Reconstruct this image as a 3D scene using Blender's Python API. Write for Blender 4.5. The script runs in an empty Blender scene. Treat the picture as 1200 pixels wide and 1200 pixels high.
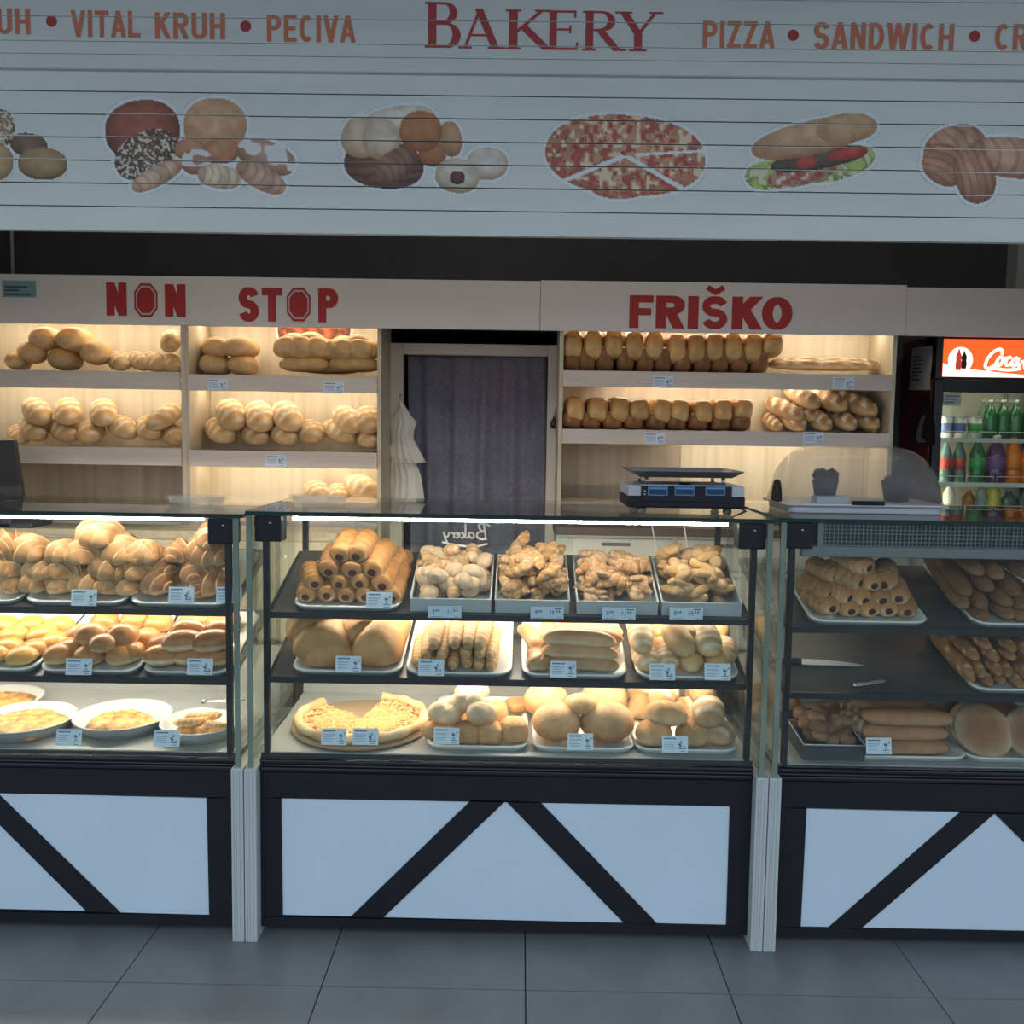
import bpy, bmesh, math, random
import numpy as np
from mathutils import Vector, Matrix
random.seed(7)
rng = np.random.default_rng(7)
C = bpy.context.scene.collection
PI = math.pi

# ------------------------------------------------------------------ camera, world, exposure
FOC, PITCH, YAW, ROLL, CH, CD = 1142.6, .0854, -.008, .0148, 1.6426, 3.0178
def cam_axes():
    fw = np.array([math.sin(YAW)*math.cos(PITCH), math.cos(YAW)*math.cos(PITCH), -math.sin(PITCH)])
    rt = np.array([math.cos(YAW), -math.sin(YAW), 0]); up = np.cross(rt, fw)
    c, s = math.cos(ROLL), math.sin(ROLL)
    return c*rt+s*up, -s*rt+c*up, fw
RT, UP, FW = cam_axes()
CAM = np.array([0, -CD, CH])
cd = bpy.data.cameras.new('camera'); cam = bpy.data.objects.new('camera', cd); C.objects.link(cam)
cd.sensor_width = 36; cd.lens = 36*FOC/1200; cd.clip_start = .05; cd.clip_end = 200
m3 = Matrix((RT, UP, -FW)).transposed()
cam.matrix_world = Matrix.Translation(Vector(CAM)) @ m3.to_4x4()
bpy.context.scene.camera = cam
sc = bpy.context.scene
sc.view_settings.view_transform = 'Standard'; sc.view_settings.look = 'None'
sc.view_settings.exposure = 0.3; sc.view_settings.gamma = 1; sc.view_settings.use_curve_mapping = False
sc.cycles.transparent_max_bounces = 32; sc.cycles.max_bounces = 10; sc.cycles.caustics_reflective = False; sc.cycles.caustics_refractive = False
SKY = 1.2          # overcast daylight coming in from the street side
LED = 1.0           # all warm strips scale with this
w = bpy.data.worlds.new('world'); sc.world = w; w.use_nodes = True
w.node_tree.nodes['Background'].inputs[0].default_value = (.69, .855, 1.0, 1)
w.node_tree.nodes['Background'].inputs[1].default_value = SKY

def ray(px, py): return RT*((px-600)/FOC) + UP*((600-py)/FOC) + FW
def at(px, py, Y):
    v = ray(px, py); return CAM + v*((Y-CAM[1])/v[1])
def az(px, py, Z):
    v = ray(px, py); return CAM + v*((Z-CAM[2])/v[2])
def ax(px, py, X):
    v = ray(px, py); return CAM + v*((X-CAM[0])/v[0])

# ------------------------------------------------------------------ materials
def nodes(name):
    m = bpy.data.materials.new(name); m.use_nodes = True
    nt = m.node_tree; b = nt.nodes['Principled BSDF']
    return m, nt, b
def mat(name, col, rough=.5, metal=0., var=.0, vscale=8., stretch=(1,1,1), bump=0., bscale=60., spec=.5, coat=0.):
    m, nt, b = nodes(name)
    b.inputs['Base Color'].default_value = (*col, 1); b.inputs['Roughness'].default_value = rough
    b.inputs['Metallic'].default_value = metal; b.inputs['Specular IOR Level'].default_value = spec
    if coat: b.inputs['Coat Weight'].default_value = coat; b.inputs['Coat Roughness'].default_value = .08
    if var or bump:
        tc = nt.nodes.new('ShaderNodeTexCoord'); mp = nt.nodes.new('ShaderNodeMapping'); mp.inputs['Scale'].default_value = stretch
        nt.links.new(tc.outputs['Object'], mp.inputs[0])
    if var:
        n = nt.nodes.new('ShaderNodeTexNoise'); n.inputs['Scale'].default_value = vscale; n.inputs['Detail'].default_value = 6
        nt.links.new(mp.outputs[0], n.inputs['Vector'])
        r = nt.nodes.new('ShaderNodeMapRange'); r.inputs[1].default_value = .3; r.inputs[2].default_value = .7
        r.inputs[3].default_value = 1-var; r.inputs[4].default_value = 1+var
        nt.links.new(n.outputs[0], r.inputs[0])
        h = nt.nodes.new('ShaderNodeHueSaturation'); h.inputs['Color'].default_value = (*col, 1)
        nt.links.new(r.outputs[0], h.inputs['Value']); nt.links.new(h.outputs[0], b.inputs['Base Color'])
    if bump:
        n2 = nt.nodes.new('ShaderNodeTexNoise'); n2.inputs['Scale'].default_value = bscale; n2.inputs['Detail'].default_value = 5
        nt.links.new(mp.outputs[0], n2.inputs['Vector'])
        bp = nt.nodes.new('ShaderNodeBump'); bp.inputs['Strength'].default_value = bump; bp.inputs['Distance'].default_value = .004
        nt.links.new(n2.outputs[0], bp.inputs['Height']); nt.links.new(bp.outputs[0], b.inputs['Normal'])
    return m
def emit(name, col, s):
    m, nt, b = nodes(name)
    b.inputs['Base Color'].default_value = (*col, 1); b.inputs['Emission Color'].default_value = (*col, 1); b.inputs['Emission Strength'].default_value = s
    return m
def glass(name, tint, ior=1.45, rough=0.):
    m = bpy.data.materials.new(name); m.use_nodes = True; nt = m.node_tree; nt.nodes.clear()
    o = nt.nodes.new('ShaderNodeOutputMaterial'); mx = nt.nodes.new('ShaderNodeMixShader')
    t = nt.nodes.new('ShaderNodeBsdfTransparent'); t.inputs[0].default_value = (*tint, 1)
    g = nt.nodes.new('ShaderNodeBsdfGlossy'); g.inputs['Roughness'].default_value = rough
    f = nt.nodes.new('ShaderNodeFresnel'); ge = nt.nodes.new('ShaderNodeNewGeometry'); mi = nt.nodes.new('ShaderNodeMix')
    mi.inputs[2].default_value = ior; mi.inputs[3].default_value = 1/ior       # a thin pane: both faces reflect alike, no inner total reflection
    nt.links.new(ge.outputs['Backfacing'], mi.inputs[0]); nt.links.new(mi.outputs[0], f.inputs[0])
    nt.links.new(f.outputs[0], mx.inputs[0]); nt.links.new(t.outputs[0], mx.inputs[1]); nt.links.new(g.outputs[0], mx.inputs[2]); nt.links.new(mx.outputs[0], o.inputs[0])
    return m
def veil(name, col, alpha):
    """frosted or tinted thin plastic: part transparent, part diffuse"""
    m = bpy.data.materials.new(name); m.use_nodes = True; nt = m.node_tree; b = nt.nodes['Principled BSDF']
    b.inputs['Base Color'].default_value = (*col, 1); b.inputs['Alpha'].default_value = alpha; b.inputs['Roughness'].default_value = .15
    return m
def crust(name, rough=.55, bump=.35, bscale=55.):
    m, nt, b = nodes(name)
    a = nt.nodes.new('ShaderNodeAttribute'); a.attribute_name = 'bake'
    oi = nt.nodes.new('ShaderNodeObjectInfo')
    tc = nt.nodes.new('ShaderNodeTexCoord')
    n = nt.nodes.new('ShaderNodeTexNoise'); n.inputs['Scale'].default_value = 22; n.inputs['Detail'].default_value = 5
    nt.links.new(tc.outputs['Object'], n.inputs['Vector'])
    r = nt.nodes.new('ShaderNodeMapRange'); r.inputs[1].default_value = .3; r.inputs[2].default_value = .7; r.inputs[3].default_value = .82; r.inputs[4].default_value = 1.15
    nt.links.new(n.outputs[0], r.inputs[0])
    r2 = nt.nodes.new('ShaderNodeMapRange'); r2.inputs[3].default_value = .84; r2.inputs[4].default_value = 1.14
    nt.links.new(oi.outputs['Random'], r2.inputs[0])
    mu = nt.nodes.new('ShaderNodeMath'); mu.operation = 'MULTIPLY'
    nt.links.new(r.outputs[0], mu.inputs[0]); nt.links.new(r2.outputs[0], mu.inputs[1])
    h = nt.nodes.new('ShaderNodeHueSaturation'); nt.links.new(a.outputs['Color'], h.inputs['Color']); nt.links.new(mu.outputs[0], h.inputs['Value'])
    nt.links.new(h.outputs[0], b.inputs['Base Color']); b.inputs['Roughness'].default_value = rough; b.inputs['Specular IOR Level'].default_value = .35
    n2 = nt.nodes.new('ShaderNodeTexNoise'); n2.inputs['Scale'].default_value = bscale; n2.inputs['Detail'].default_value = 4
    nt.links.new(tc.outputs['Object'], n2.inputs['Vector'])
    bp = nt.nodes.new('ShaderNodeBump'); bp.inputs['Strength'].default_value = bump; bp.inputs['Distance'].default_value = .006
    nt.links.new(n2.outputs[0], bp.inputs['Height']); nt.links.new(bp.outputs[0], b.inputs['Normal'])
    return m
def printed(name):
    m, nt, b = nodes(name)
    a = nt.nodes.new('ShaderNodeAttribute'); a.attribute_name = 'ink'
    nt.links.new(a.outputs['Color'], b.inputs['Base Color']); b.inputs['Roughness'].default_value = .5
    return m
def wood(name, c1, c2, sx=26., rough=.5):
    m, nt, b = nodes(name)
    tc = nt.nodes.new('ShaderNodeTexCoord'); mp = nt.nodes.new('ShaderNodeMapping'); mp.inputs['Scale'].default_value = (sx, sx, 1.2)
    n = nt.nodes.new('ShaderNodeTexNoise'); n.inputs['Scale'].default_value = 1.; n.inputs['Detail'].default_value = 7
    cr = nt.nodes.new('ShaderNodeValToRGB'); cr.color_ramp.elements[0].position = .33; cr.color_ramp.elements[0].color = (*c1, 1)
    cr.color_ramp.elements[1].position = .67; cr.color_ramp.elements[1].color = (*c2, 1)
    nt.links.new(tc.outputs['Object'], mp.inputs[0]); nt.links.new(mp.outputs[0], n.inputs['Vector']); nt.links.new(n.outputs[0], cr.inputs[0])
    nt.links.new(cr.outputs[0], b.inputs['Base Color']); b.inputs['Roughness'].default_value = rough
    return m
M = dict(
    black=mat('black_laminate', (.010, .012, .016), .5, var=.12, vscale=4, spec=.3), gloss=mat('black_gloss_trim', (.012, .013, .016), .18),
    white=mat('white_panel', (.60, .69, .79), .38, var=.025, vscale=3), post=mat('white_post', (.50, .52, .52), .45, var=.05, vscale=3, stretch=(60, 60, .5)),
    glass=glass('clear_glass', (.955, .985, .968)), edge=mat('green_glass_edge', (.19, .235, .185), .12, var=.25, vscale=5), edged=mat('dark_glass_edge', (.012, .035, .028), .1),
    shelf=mat('grey_shelf', (.075, .074, .073), .35, var=.05), bar=mat('dark_metal_bar', (.030, .030, .033), .35, .3), deck=mat('steel_deck', (.40, .40, .39), .38, .35, var=.06, vscale=5),
    steel=mat('steel', (.55, .55, .56), .25, 1.), tray=mat('white_tray', (.80, .80, .78), .28), tag=mat('tag_card', (.68, .76, .86), .4), ink=mat('tag_ink', (.06, .10, .20), .6),
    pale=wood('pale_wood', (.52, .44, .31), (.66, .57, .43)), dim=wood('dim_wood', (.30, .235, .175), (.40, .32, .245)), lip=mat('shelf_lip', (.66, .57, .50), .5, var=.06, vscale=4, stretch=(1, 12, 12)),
    fascia=mat('fascia_board', (.80, .76, .73), .5, var=.04, vscale=2), slat=mat('shutter_slat', (.74, .74, .70), .5, var=.04, vscale=2.5, stretch=(1, 1, 6)), seam=mat('shutter_seam', (.05, .035, .035), .7),
    red=mat('sign_red', (.46, .03, .03), .5), redb=mat('bakery_red', (.46, .055, .05), .5), orange=mat('letter_orange', (.64, .20, .11), .5), dot=mat('bullet_red', (.42, .05, .045), .5),
    tile=mat('floor_tile', (.20, .205, .215), .42, var=.09, vscale=7, bump=.05, bscale=30), grout=mat('tile_grout', (.02, .022, .026), .8),
    wall=mat('dark_wall', (.075, .075, .085), .8, var=.06), wallw=mat('side_wall', (.35, .35, .35), .8), ceil=mat('ceiling_paint', (.08, .08, .085), .8), canopy=mat('canopy_soffit', (.30, .31, .32), .8),
    frame=mat('door_frame_paint', (.66, .59, .54), .5, var=.04), curtain=mat('curtain_cloth', (.165, .158, .21), .9, var=.16, vscale=60, bump=.2, bscale=300), cloth=mat('white_plastic', (.72, .68, .62), .45, var=.06),
    crust=crust('crust'), glaze=crust('glazed_crust', .32, .25, 40.), dusty=crust('dusty_crust', .75, .6, 90.), fill=mat('dark_filling', (.06, .022, .016), .35), meat=mat('pink_filling', (.16, .045, .035), .4),
    pizza=mat('pizza_top', (.62, .36, .13), .55, var=.35, vscale=30, bump=.6, bscale=50), cheese=mat('grated_cheese', (.80, .60, .26), .5, var=.15, vscale=40), sauce=mat('tomato_sauce', (.50, .13, .04), .45, var=.2, vscale=40), board=mat('pizza_board', (.34, .22, .13), .6, var=.1),
    pie=mat('baked_pie', (.54, .27, .085), .5, var=.75, vscale=30, bump=1., bscale=40), pan=mat('enamel_pan', (.52, .52, .50), .3), boxw=mat('box_plastic', (.55, .56, .58), .35), clear=veil('clear_plastic', (.7, .72, .74), .16), dome=veil('smoky_dome', (.34, .33, .32), .17), choc=mat('chocolate', (.05, .03, .022), .7, bump=.6, bscale=80),
    dgrey=mat('dark_grey_plastic', (.045, .047, .052), .45), lgrey=mat('light_grey_plastic', (.56, .57, .60), .45), plate=mat('brushed_plate', (.21, .21, .215), .4, .7), lcd=mat('lcd_blue', (.02, .05, .12), .15), lcdt=mat('lcd_highlight', (.12, .28, .55), .3),
    fred=mat('fridge_red', (.17, .012, .014), .35), fblack=mat('fridge_black', (.016, .013, .014), .4), fwhite=mat('fridge_inside', (.62, .62, .52), .5), paper=mat('note_paper', (.62, .60, .55), .7, var=.05), wire=mat('white_wire', (.75, .75, .68), .4),
    print=printed('printed_ink'), grille=mat('grille_wire', (.20, .205, .215), .4, .5), cab=mat('cabinet_grey', (.50, .49, .47), .5), cabd=mat('cabinet_brown', (.10, .06, .045), .6),
    led=emit('led_warm', (1, .93, .76), 17*LED), ledc=emit('led_case', (1, .89, .72), 60*LED), tube=emit('case_tube', (1, .90, .76), 62*LED), head=emit('fridge_header_red', (.95, .105, .018), 1.0), headw=emit('fridge_header_white', (1, .90, .78), 1.1), fill_light=emit('added_fill_light', (1, .95, .88), 4.2), fled=emit('fridge_lamp', (1, .93, .66), 9),
)
def liquid(name, col, rough=.12):
    return mat(name, col, rough, spec=.6)
# ------------------------------------------------------------------ mesh helpers
class MB:
    def __init__(s): s.v = []; s.f = []
    def add(s, v, f):
        n = len(s.v); s.v += [tuple(map(float, p)) for p in v]; s.f += [tuple(i+n for i in q) for q in f]; return s
    def box(s, x0, x1, y0, y1, z0, z1):
        v = [(x, y, z) for z in (z0, z1) for y in (y0, y1) for x in (x0, x1)]
        return s.add(v, [(0, 2, 3, 1), (4, 5, 7, 6), (0, 1, 5, 4), (2, 6, 7, 3), (0, 4, 6, 2), (1, 3, 7, 5)])
    def obox(s, c, e, R):
        """box with centre c, full sizes e, rotation columns R"""
        c = np.array(c); R = np.array(R)
        v = [c + R @ (np.array([x, y, z])*np.array(e)/2) for z in (-1, 1) for y in (-1, 1) for x in (-1, 1)]
        return s.add(v, [(0, 2, 3, 1), (4, 5, 7, 6), (0, 1, 5, 4), (2, 6, 7, 3), (0, 4, 6, 2), (1, 3, 7, 5)])
    def prism(s, poly, y0, y1):
        """poly in x,z extruded over y"""
        n = len(poly); v = [(x, y0, z) for x, z in poly] + [(x, y1, z) for x, z in poly]
        return s.add(v, [tuple(range(n)), tuple(range(2*n-1, n-1, -1))] + [(i, i+n, (i+1) % n+n, (i+1) % n) for i in range(n)])
    def prismx(s, poly, x0, x1):
        """poly in y,z extruded over x"""
        n = len(poly); v = [(x0, y, z) for y, z in poly] + [(x1, y, z) for y, z in poly]
        return s.add(v, [tuple(range(n-1, -1, -1)), tuple(range(n, 2*n))] + [(i, (i+1) % n, (i+1) % n+n, i+n) for i in range(n)])
    def tube(s, path, r, n=8, caps=True, squash=1.):
        P = np.array(path, float); k = len(P); rr = np.full(k, r) if np.isscalar(r) else np.array(r)
        T = np.gradient(P, axis=0); T /= np.linalg.norm(T, axis=1)[:, None]+1e-9
        ref = np.array([0, 0, 1.]) if abs(T[:, 2]).mean() < .8 else np.array([1., 0, 0])
        v = []
        for i in range(k):
            a = np.cross(T[i], ref); a /= np.linalg.norm(a)+1e-9; b = np.cross(a, T[i])
            for j in range(n):
                t = 2*PI*j/n; v.append(P[i]+rr[i]*(math.cos(t)*a+squash*math.sin(t)*b))
        f = [(i*n+j, i*n+(j+1) % n, (i+1)*n+(j+1) % n, (i+1)*n+j) for i in range(k-1) for j in range(n)]
        if caps: f += [tuple(range(n-1, -1, -1)), tuple((k-1)*n+j for j in range(n))]
        return s.add(v, f)
    def lathe(s, prof, n=24, c=(0, 0, 0), sx=1., sy=1.):
        v = []; k = len(prof)
        for r, z in prof:
            for j in range(n):
                t = 2*PI*j/n; v.append((c[0]+sx*r*math.cos(t), c[1]+sy*r*math.sin(t), c[2]+z))
        f = [(i*n+j, i*n+(j+1) % n, (i+1)*n+(j+1) % n, (i+1)*n+j) for i in range(k-1) for j in range(n)]
        if prof[0][0] > 1e-6: f.append(tuple(range(n-1, -1, -1)))
        if prof[-1][0] > 1e-6: f.append(tuple((k-1)*n+j for j in range(n)))
        return s.add(v, f)
    def mesh(s, name, m, smooth=False, attr=None, aname='bake'):
        me = bpy.data.meshes.new(name); me.from_pydata(s.v, [], s.f); me.materials.append(m)
        if smooth: me.polygons.foreach_set('use_smooth', [True]*len(me.polygons))
        if attr is not None:
            a = me.color_attributes.new(aname, 'FLOAT_COLOR', 'POINT')
            d = np.ones((len(s.v), 4)); d[:, :3] = attr; a.data.foreach_set('color', d.ravel())
        me.update(); return me
    def build(s, name, m, parent=None, smooth=False, **k): return link(name, s.mesh(name, m, smooth, **k), parent)
def link(name, me, parent=None):
    o = bpy.data.objects.new(name, me); C.objects.link(o)
    if parent is not None: o.parent = parent
    return o
def tag(o, label=None, cat=None, group=None, kind=None):
    if label: o['label'] = label
    if cat: o['category'] = cat
    if group: o['group'] = group
    if kind: o['kind'] = kind
    return o
def empty(name, loc, label=None, cat=None, group=None, kind=None):
    o = bpy.data.objects.new(name, None); o.empty_display_size = .05; o.location = loc; C.objects.link(o)
    return tag(o, label, cat, group, kind)
def shift(mb, loc):
    mb.v = [(x-loc[0], y-loc[1], z-loc[2]) for x, y, z in mb.v]; return mb
def bevel(o, wd=.004, seg=2):
    b = o.modifiers.new('bevel', 'BEVEL'); b.width = wd; b.segments = seg; b.limit_method = 'ANGLE'; return o
def child(root, name, mb, m, smooth=False, bev=0, **k):
    """mesh given in world coordinates, parented to root (an empty or object with only a location)"""
    o = shift(mb, root.matrix_basis.translation if False else root.location).build(name, m, root, smooth, **k)
    if bev: bevel(o, bev)
    return o
def sub(part, name, mb, m, root, **k):
    return shift(mb, root.location).build(name, m, part, **k)
ORD = 'first second third fourth fifth sixth seventh eighth ninth tenth eleventh twelfth thirteenth fourteenth fifteenth sixteenth seventeenth eighteenth nineteenth twentieth'.split()

# ------------------------------------------------------------------ stroke lettering (flat print)
def arc(cx, cy, rx, ry, a0, a1, n=10):
    return [(cx+rx*math.cos(math.radians(a0+(a1-a0)*i/n)), cy+ry*math.sin(math.radians(a0+(a1-a0)*i/n))) for i in range(n+1)]
def glyph(ch, w, t):
    a = t/2; e = .25; r = w-a; hb = min(t, .22); b = hb/2
    if ch == 'I': return [([(a, -e), (a, 1+e)], t)], t
    if ch == 'H': return [([(a, -e), (a, 1+e)], t), ([(r, -e), (r, 1+e)], t), ([(a, .5), (r, .5)], t)], w
    if ch == 'T': return [([(w/2, -e), (w/2, 1-a)], t), ([(0, 1-a), (w, 1-a)], t*.95)], w
    if ch == 'L': return [([(a, 1+e), (a, -e)], t), ([(a, a), (w*.9, a)], t)], w*.9
    if ch == 'E': return [([(a, 1+e), (a, -e)], t), ([(a, a), (w*.9, a)], t), ([(a, 1-a), (w*.9, 1-a)], t), ([(a, .5), (w*.82, .5)], t*.9)], w*.9
    if ch == 'F': return [([(a, 1+e), (a, -e)], t), ([(a, 1-b), (w*.9, 1-b)], hb), ([(a, .5), (w*.82, .5)], hb)], w*.9
    if ch == 'U': return [([(a, 1+e)]+arc(w/2, a+(w/2-a), w/2-a, w/2-a, 180, 360)+[(r, 1+e)], t)], w
    if ch == 'N': return [([(a, -e), (a, 1+e)], t), ([(r, -e), (r, 1+e)], t), ([(a-.25*(r-a), 1.25), (r+.25*(r-a), -.25)], t*.95)], w
    if ch == 'K': return [([(a, -e), (a, 1+e)], t), ([(a, .38), (r+.12, 1.18)], t*.95), ([(w*.42, .58), (r+.1, -.2)], t)], w
    if ch == 'V': return [([(a*.9-.12*w, 1.25), (w/2+.02*w, -.02)], t), ([(r+a*.1+.12*w, 1.25), (w/2-.02*w, -.02)], t)], w
    if ch == 'A': return [([(a*.8-.12*w, -.25), (w/2+.02*w, 1.02)], t), ([(r+a*.2+.12*w, -.25), (w/2-.02*w, 1.02)], t), ([(w*.25, .28), (w*.75, .28)], t*.8)], w
    if ch == 'W': q = w*1.45; return [([(a*.9-.06*q, 1.25), (q*.28, -.02)], t), ([(q*.27, -.02), (q*.5, 1.02)], t*.9), ([(q*.5, 1.02), (q*.73, -.02)], t*.9), ([(q-a*.9+.06*q, 1.25), (q*.72, -.02)], t)], q
    if ch == 'Z': return [([(0, 1-a), (w*.95, 1-a)], t), ([(0, a), (w*.95, a)], t), ([(w*.95-a*1.1, 1-a*.6), (a*1.1, a*.6)], t)], w*.95
    if ch in 'PR':
        s = [([(a, -e), (a, 1+e)], t), ([(a, 1-b)]+arc(w*.55, .71, r-w*.55, .29-b, 90, -90)+[(a, .42+b)], [hb]*2+[hb+(t-hb)*math.sin(PI*i/10) for i in range(11)]+[hb]*2)]
        if ch == 'R': s.append(([(w*.5, .5), (r+.04, -.1)], t))
        return s, w
    if ch == 'D': return [([(a, -e), (a, 1+e)], t), ([(a, 1-a)]+arc(w*.45, .5, r-w*.45, .5-a, 90, -90, 14)+[(a, a)], t)], w
    if ch == 'O': return [(arc(w/2, .5, w/2-a, .5-b, 90, 450, 24), [hb+(t-hb)*abs(math.sin(2*PI*i/24)) for i in range(25)])], w
    if ch == 'C': return [(arc(w/2, .5, w/2-a, .5-a, 48, 312, 18), t)], w
    if ch in 'SŠ':
        s = [(arc(w/2, .75-b/2, w/2-a, .25-b/2, 15, 270, 14)+arc(w/2, .25+b/2, w/2-a, .25-b/2, 90, -165, 14)[1:], hb*1.1)]
        if ch == 'Š': s.append(([(w*.2, 1.27), (w*.5, 1.12), (w*.8, 1.27)], t*.55))
        return s, w
    if ch == ' ': return [], w*.55
    return [], w
def ribbon(poly, t):
    P = np.array(poly, float); n = len(P); L = []; R = []
    if not np.isscalar(t): t = np.interp(np.linspace(0, 1, n), np.linspace(0, 1, len(t)), t)
    closed = n > 3 and np.allclose(P[0], P[-1])
    for i in range(n):
        if closed: d0 = P[i]-P[i-1] if i > 0 else P[0]-P[-2]; d1 = P[i+1]-P[i] if i < n-1 else P[1]-P[0]
        else: d0 = P[i]-P[i-1] if i > 0 else P[1]-P[0]; d1 = P[i+1]-P[i] if i < n-1 else P[-1]-P[-2]
        d0 = d0/(np.linalg.norm(d0)+1e-9); d1 = d1/(np.linalg.norm(d1)+1e-9)
        n0 = np.array([-d0[1], d0[0]]); n1 = np.array([-d1[1], d1[0]]); m = n0+n1; m /= np.linalg.norm(m)+1e-9
        k = 1/max(.5, float(m@n0)); tt = t if np.isscalar(t) else t[i]
        L.append(P[i]+m*tt/2*k); R.append(P[i]-m*tt/2*k)
    return [[L[i], R[i], R[i+1], L[i+1]] for i in range(n-1)]
def text_polys(word, w=.5, t=.18, gap=.1):
    """quads in text units plus total advance"""
    x = 0; out = []
    for ch in word:
        ss, adv = glyph(ch, w, t)
        for poly, th in ss:
            cl = max(p[1] for p in poly) < 1.26
            for q in ribbon(poly, th):
                q = [np.array([p[0]+x, p[1]]) for p in q]
                if not (ch == 'Š' and poly[0][1] > 1.1):
                    q = clip(clip(q, 1, 0, False), 1, 1, True)
                if len(q) > 2: out.append(q)
        x += adv+gap
    return out, x-gap
def clip(q, ax_, lim, below):
    out = []
    for i in range(len(q)):
        a, b = q[i], q[(i+1) % len(q)]
        ia = (a[ax_] <= lim) if below else (a[ax_] >= lim); ib = (b[ax_] <= lim) if below else (b[ax_] >= lim)
        if ia: out.append(a)
        if ia != ib:
            s = (lim-a[ax_])/(b[ax_]-a[ax_]); out.append(a+(b-a)*s)
    return out
def letter_mesh(polys, x0, z0, sx, sz, Y, seams=(), gap=.0016, dy=.0006):
    """flat print polygons on the plane y = Y, cut where the shutter seams run"""
    mb = MB()
    for qi, q in enumerate(polys):
        q = [np.array([x0+p[0]*sx, z0+p[1]*sz]) for p in q]
        bands = [q]; Yq = Y-.000004*qi
        for s in seams:
            nb = []
            for b in bands:
                for part in (clip(b, 1, s-gap, True), clip(b, 1, s+gap, False)):
                    if len(part) > 2: nb.append(part)
            bands = nb
        for b in bands:
            n = len(b); mb.add([(p[0], Yq, p[1]) for p in b], [tuple(range(n))])
    return mb
def word(root, text, px0, px1, pyt, pyb, Y, m, name='lettering', w=.5, t=.18, gap=.1, seams=(), off=.0):
    a = at(px0, pyb, Y); b = at(px1, pyb, Y); mid = (px0+px1)/2
    zt = at(mid, pyt, Y)[2]; zb = at(mid, pyb, Y)[2]
    polys, adv = text_polys(text, w, t, gap)
    mb = letter_mesh(polys, a[0], zb, (b[0]-a[0])/adv, zt-zb, Y-off, seams)
    return child(root, name, mb, m)

# ------------------------------------------------------------------ bread kinds (one mesh per kind, copies share it)
PALE = np.array((.78, .53, .29)); GOLD = np.array((.64, .335, .115)); BROWN = np.array((.44, .175, .05)); DARK = np.array((.27, .105, .035)); FLOUR = np.array((.82, .72, .55))
def mixc(a, b, t): t = np.clip(t, 0, 1)[..., None]; return a*(1-t)+b*t
def sst(a, b, x): t = np.clip((x-a)/(b-a), 0, 1); return t*t*(3-2*t)
def lump(P, seed, f=3.):
    r = np.random.default_rng(seed); o = 0
    for k in range(5):
        d = r.normal(size=3); d /= np.linalg.norm(d); o = o+np.sin(P@d*f*(1+.5*k)+r.uniform(0, 6.3))/(1+.5*k)
    return o/3
def bread(name, L, W, H, pl=2.4, pq=2.2, cross=2.2, flat=.55, slashes=0, sl_ang=.5, sdepth=.06, bend=0., noise=.025, bot=PALE, top=GOLD, ridge=None, side=None, nu=22, nv=22, m='crust', seed=0, holes=False, sag=0., edge=None):
    """rounded loaf along x: superellipse profile and section, flat underside, slashes that open in the crust"""
    t = -np.cos(np.linspace(0, PI, nv)); th = np.linspace(0, 2*PI, nu, endpoint=False)
    T, TH = np.meshgrid(t, th, indexing='ij')
    p = np.clip(1-np.abs(T)**pl, 0, 1)**(1/pq)
    if holes: p = np.maximum(p, np.where(np.abs(T) > .999, .36, .0))
    cy, sz = np.cos(TH), np.sin(TH)
    y = np.sign(cy)*np.abs(cy)**(2/cross)*p; z = np.sign(sz)*np.abs(sz)**(2/cross)*p
    z = np.where(z < 0, z*flat, z)
    P = np.stack([T*L/W, y, z], -1); d = 1+noise*lump(P*1.0, seed, 3.2)
    col = mixc(bot, top, sst(-.35*flat, .55, z + .12*lump(P, seed+5, 4)))
    if edge: col = mixc(bot, top, sst(edge[0], edge[1], z+.05*lump(P, seed+5, 3)))
    if side is not None: col = mixc(col, np.array(side), sst(-.34, -.20, z)*sst(.16, .02, z)*.95)
    if slashes:
        s = T*slashes/2*1.05 + y*sl_ang
        q = np.abs((s % 1)-.5)*2          # 1 at slash centre
        inn = sst(.45, .8, q)*sst(.1, .45, z)*sst(.98, .8, np.abs(T))
        d = d+sdepth*(sst(.2, .55, q)*sst(.95, .6, q))*sst(.1, .5, z)-sdepth*1.2*sst(.75, 1, q)*sst(.2, .5, z)
        col = mixc(col, FLOUR, inn*.95)
    if ridge:
        k, amp, tw = ridge
        q = (T*k/2+TH/(2*PI)*tw) % 1
        d = d+amp*(sst(0, .25, q)*(1-sst(.25, 1, q)*.8)-.3)
        col = mixc(col, PALE, sst(.22, .02, q)*.8); col = mixc(col, BROWN, sst(.25, .5, q)*sst(.98, .7, q)*.62)
    x = T*L/2*(1+.0*d); y2 = y*W/2*d+bend*W*(T**2-.3); z2 = z*H/2*d-sag*H*T**2
    V = np.stack([x, y2, z2], -1).reshape(-1, 3); F = []
    for i in range(nv-1):
        for j in range(nu): F.append((i*nu+j, (i+1)*nu+j, (i+1)*nu+(j+1) % nu, i*nu+(j+1) % nu))
    F += [tuple(range(nu)), tuple((nv-1)*nu+j for j in range(nu-1, -1, -1))]
    mb = MB(); mb.v = [tuple(q) for q in V]; mb.f = F
    return mb.mesh(name, M[m], True, attr=col.reshape(-1, 3))
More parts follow.
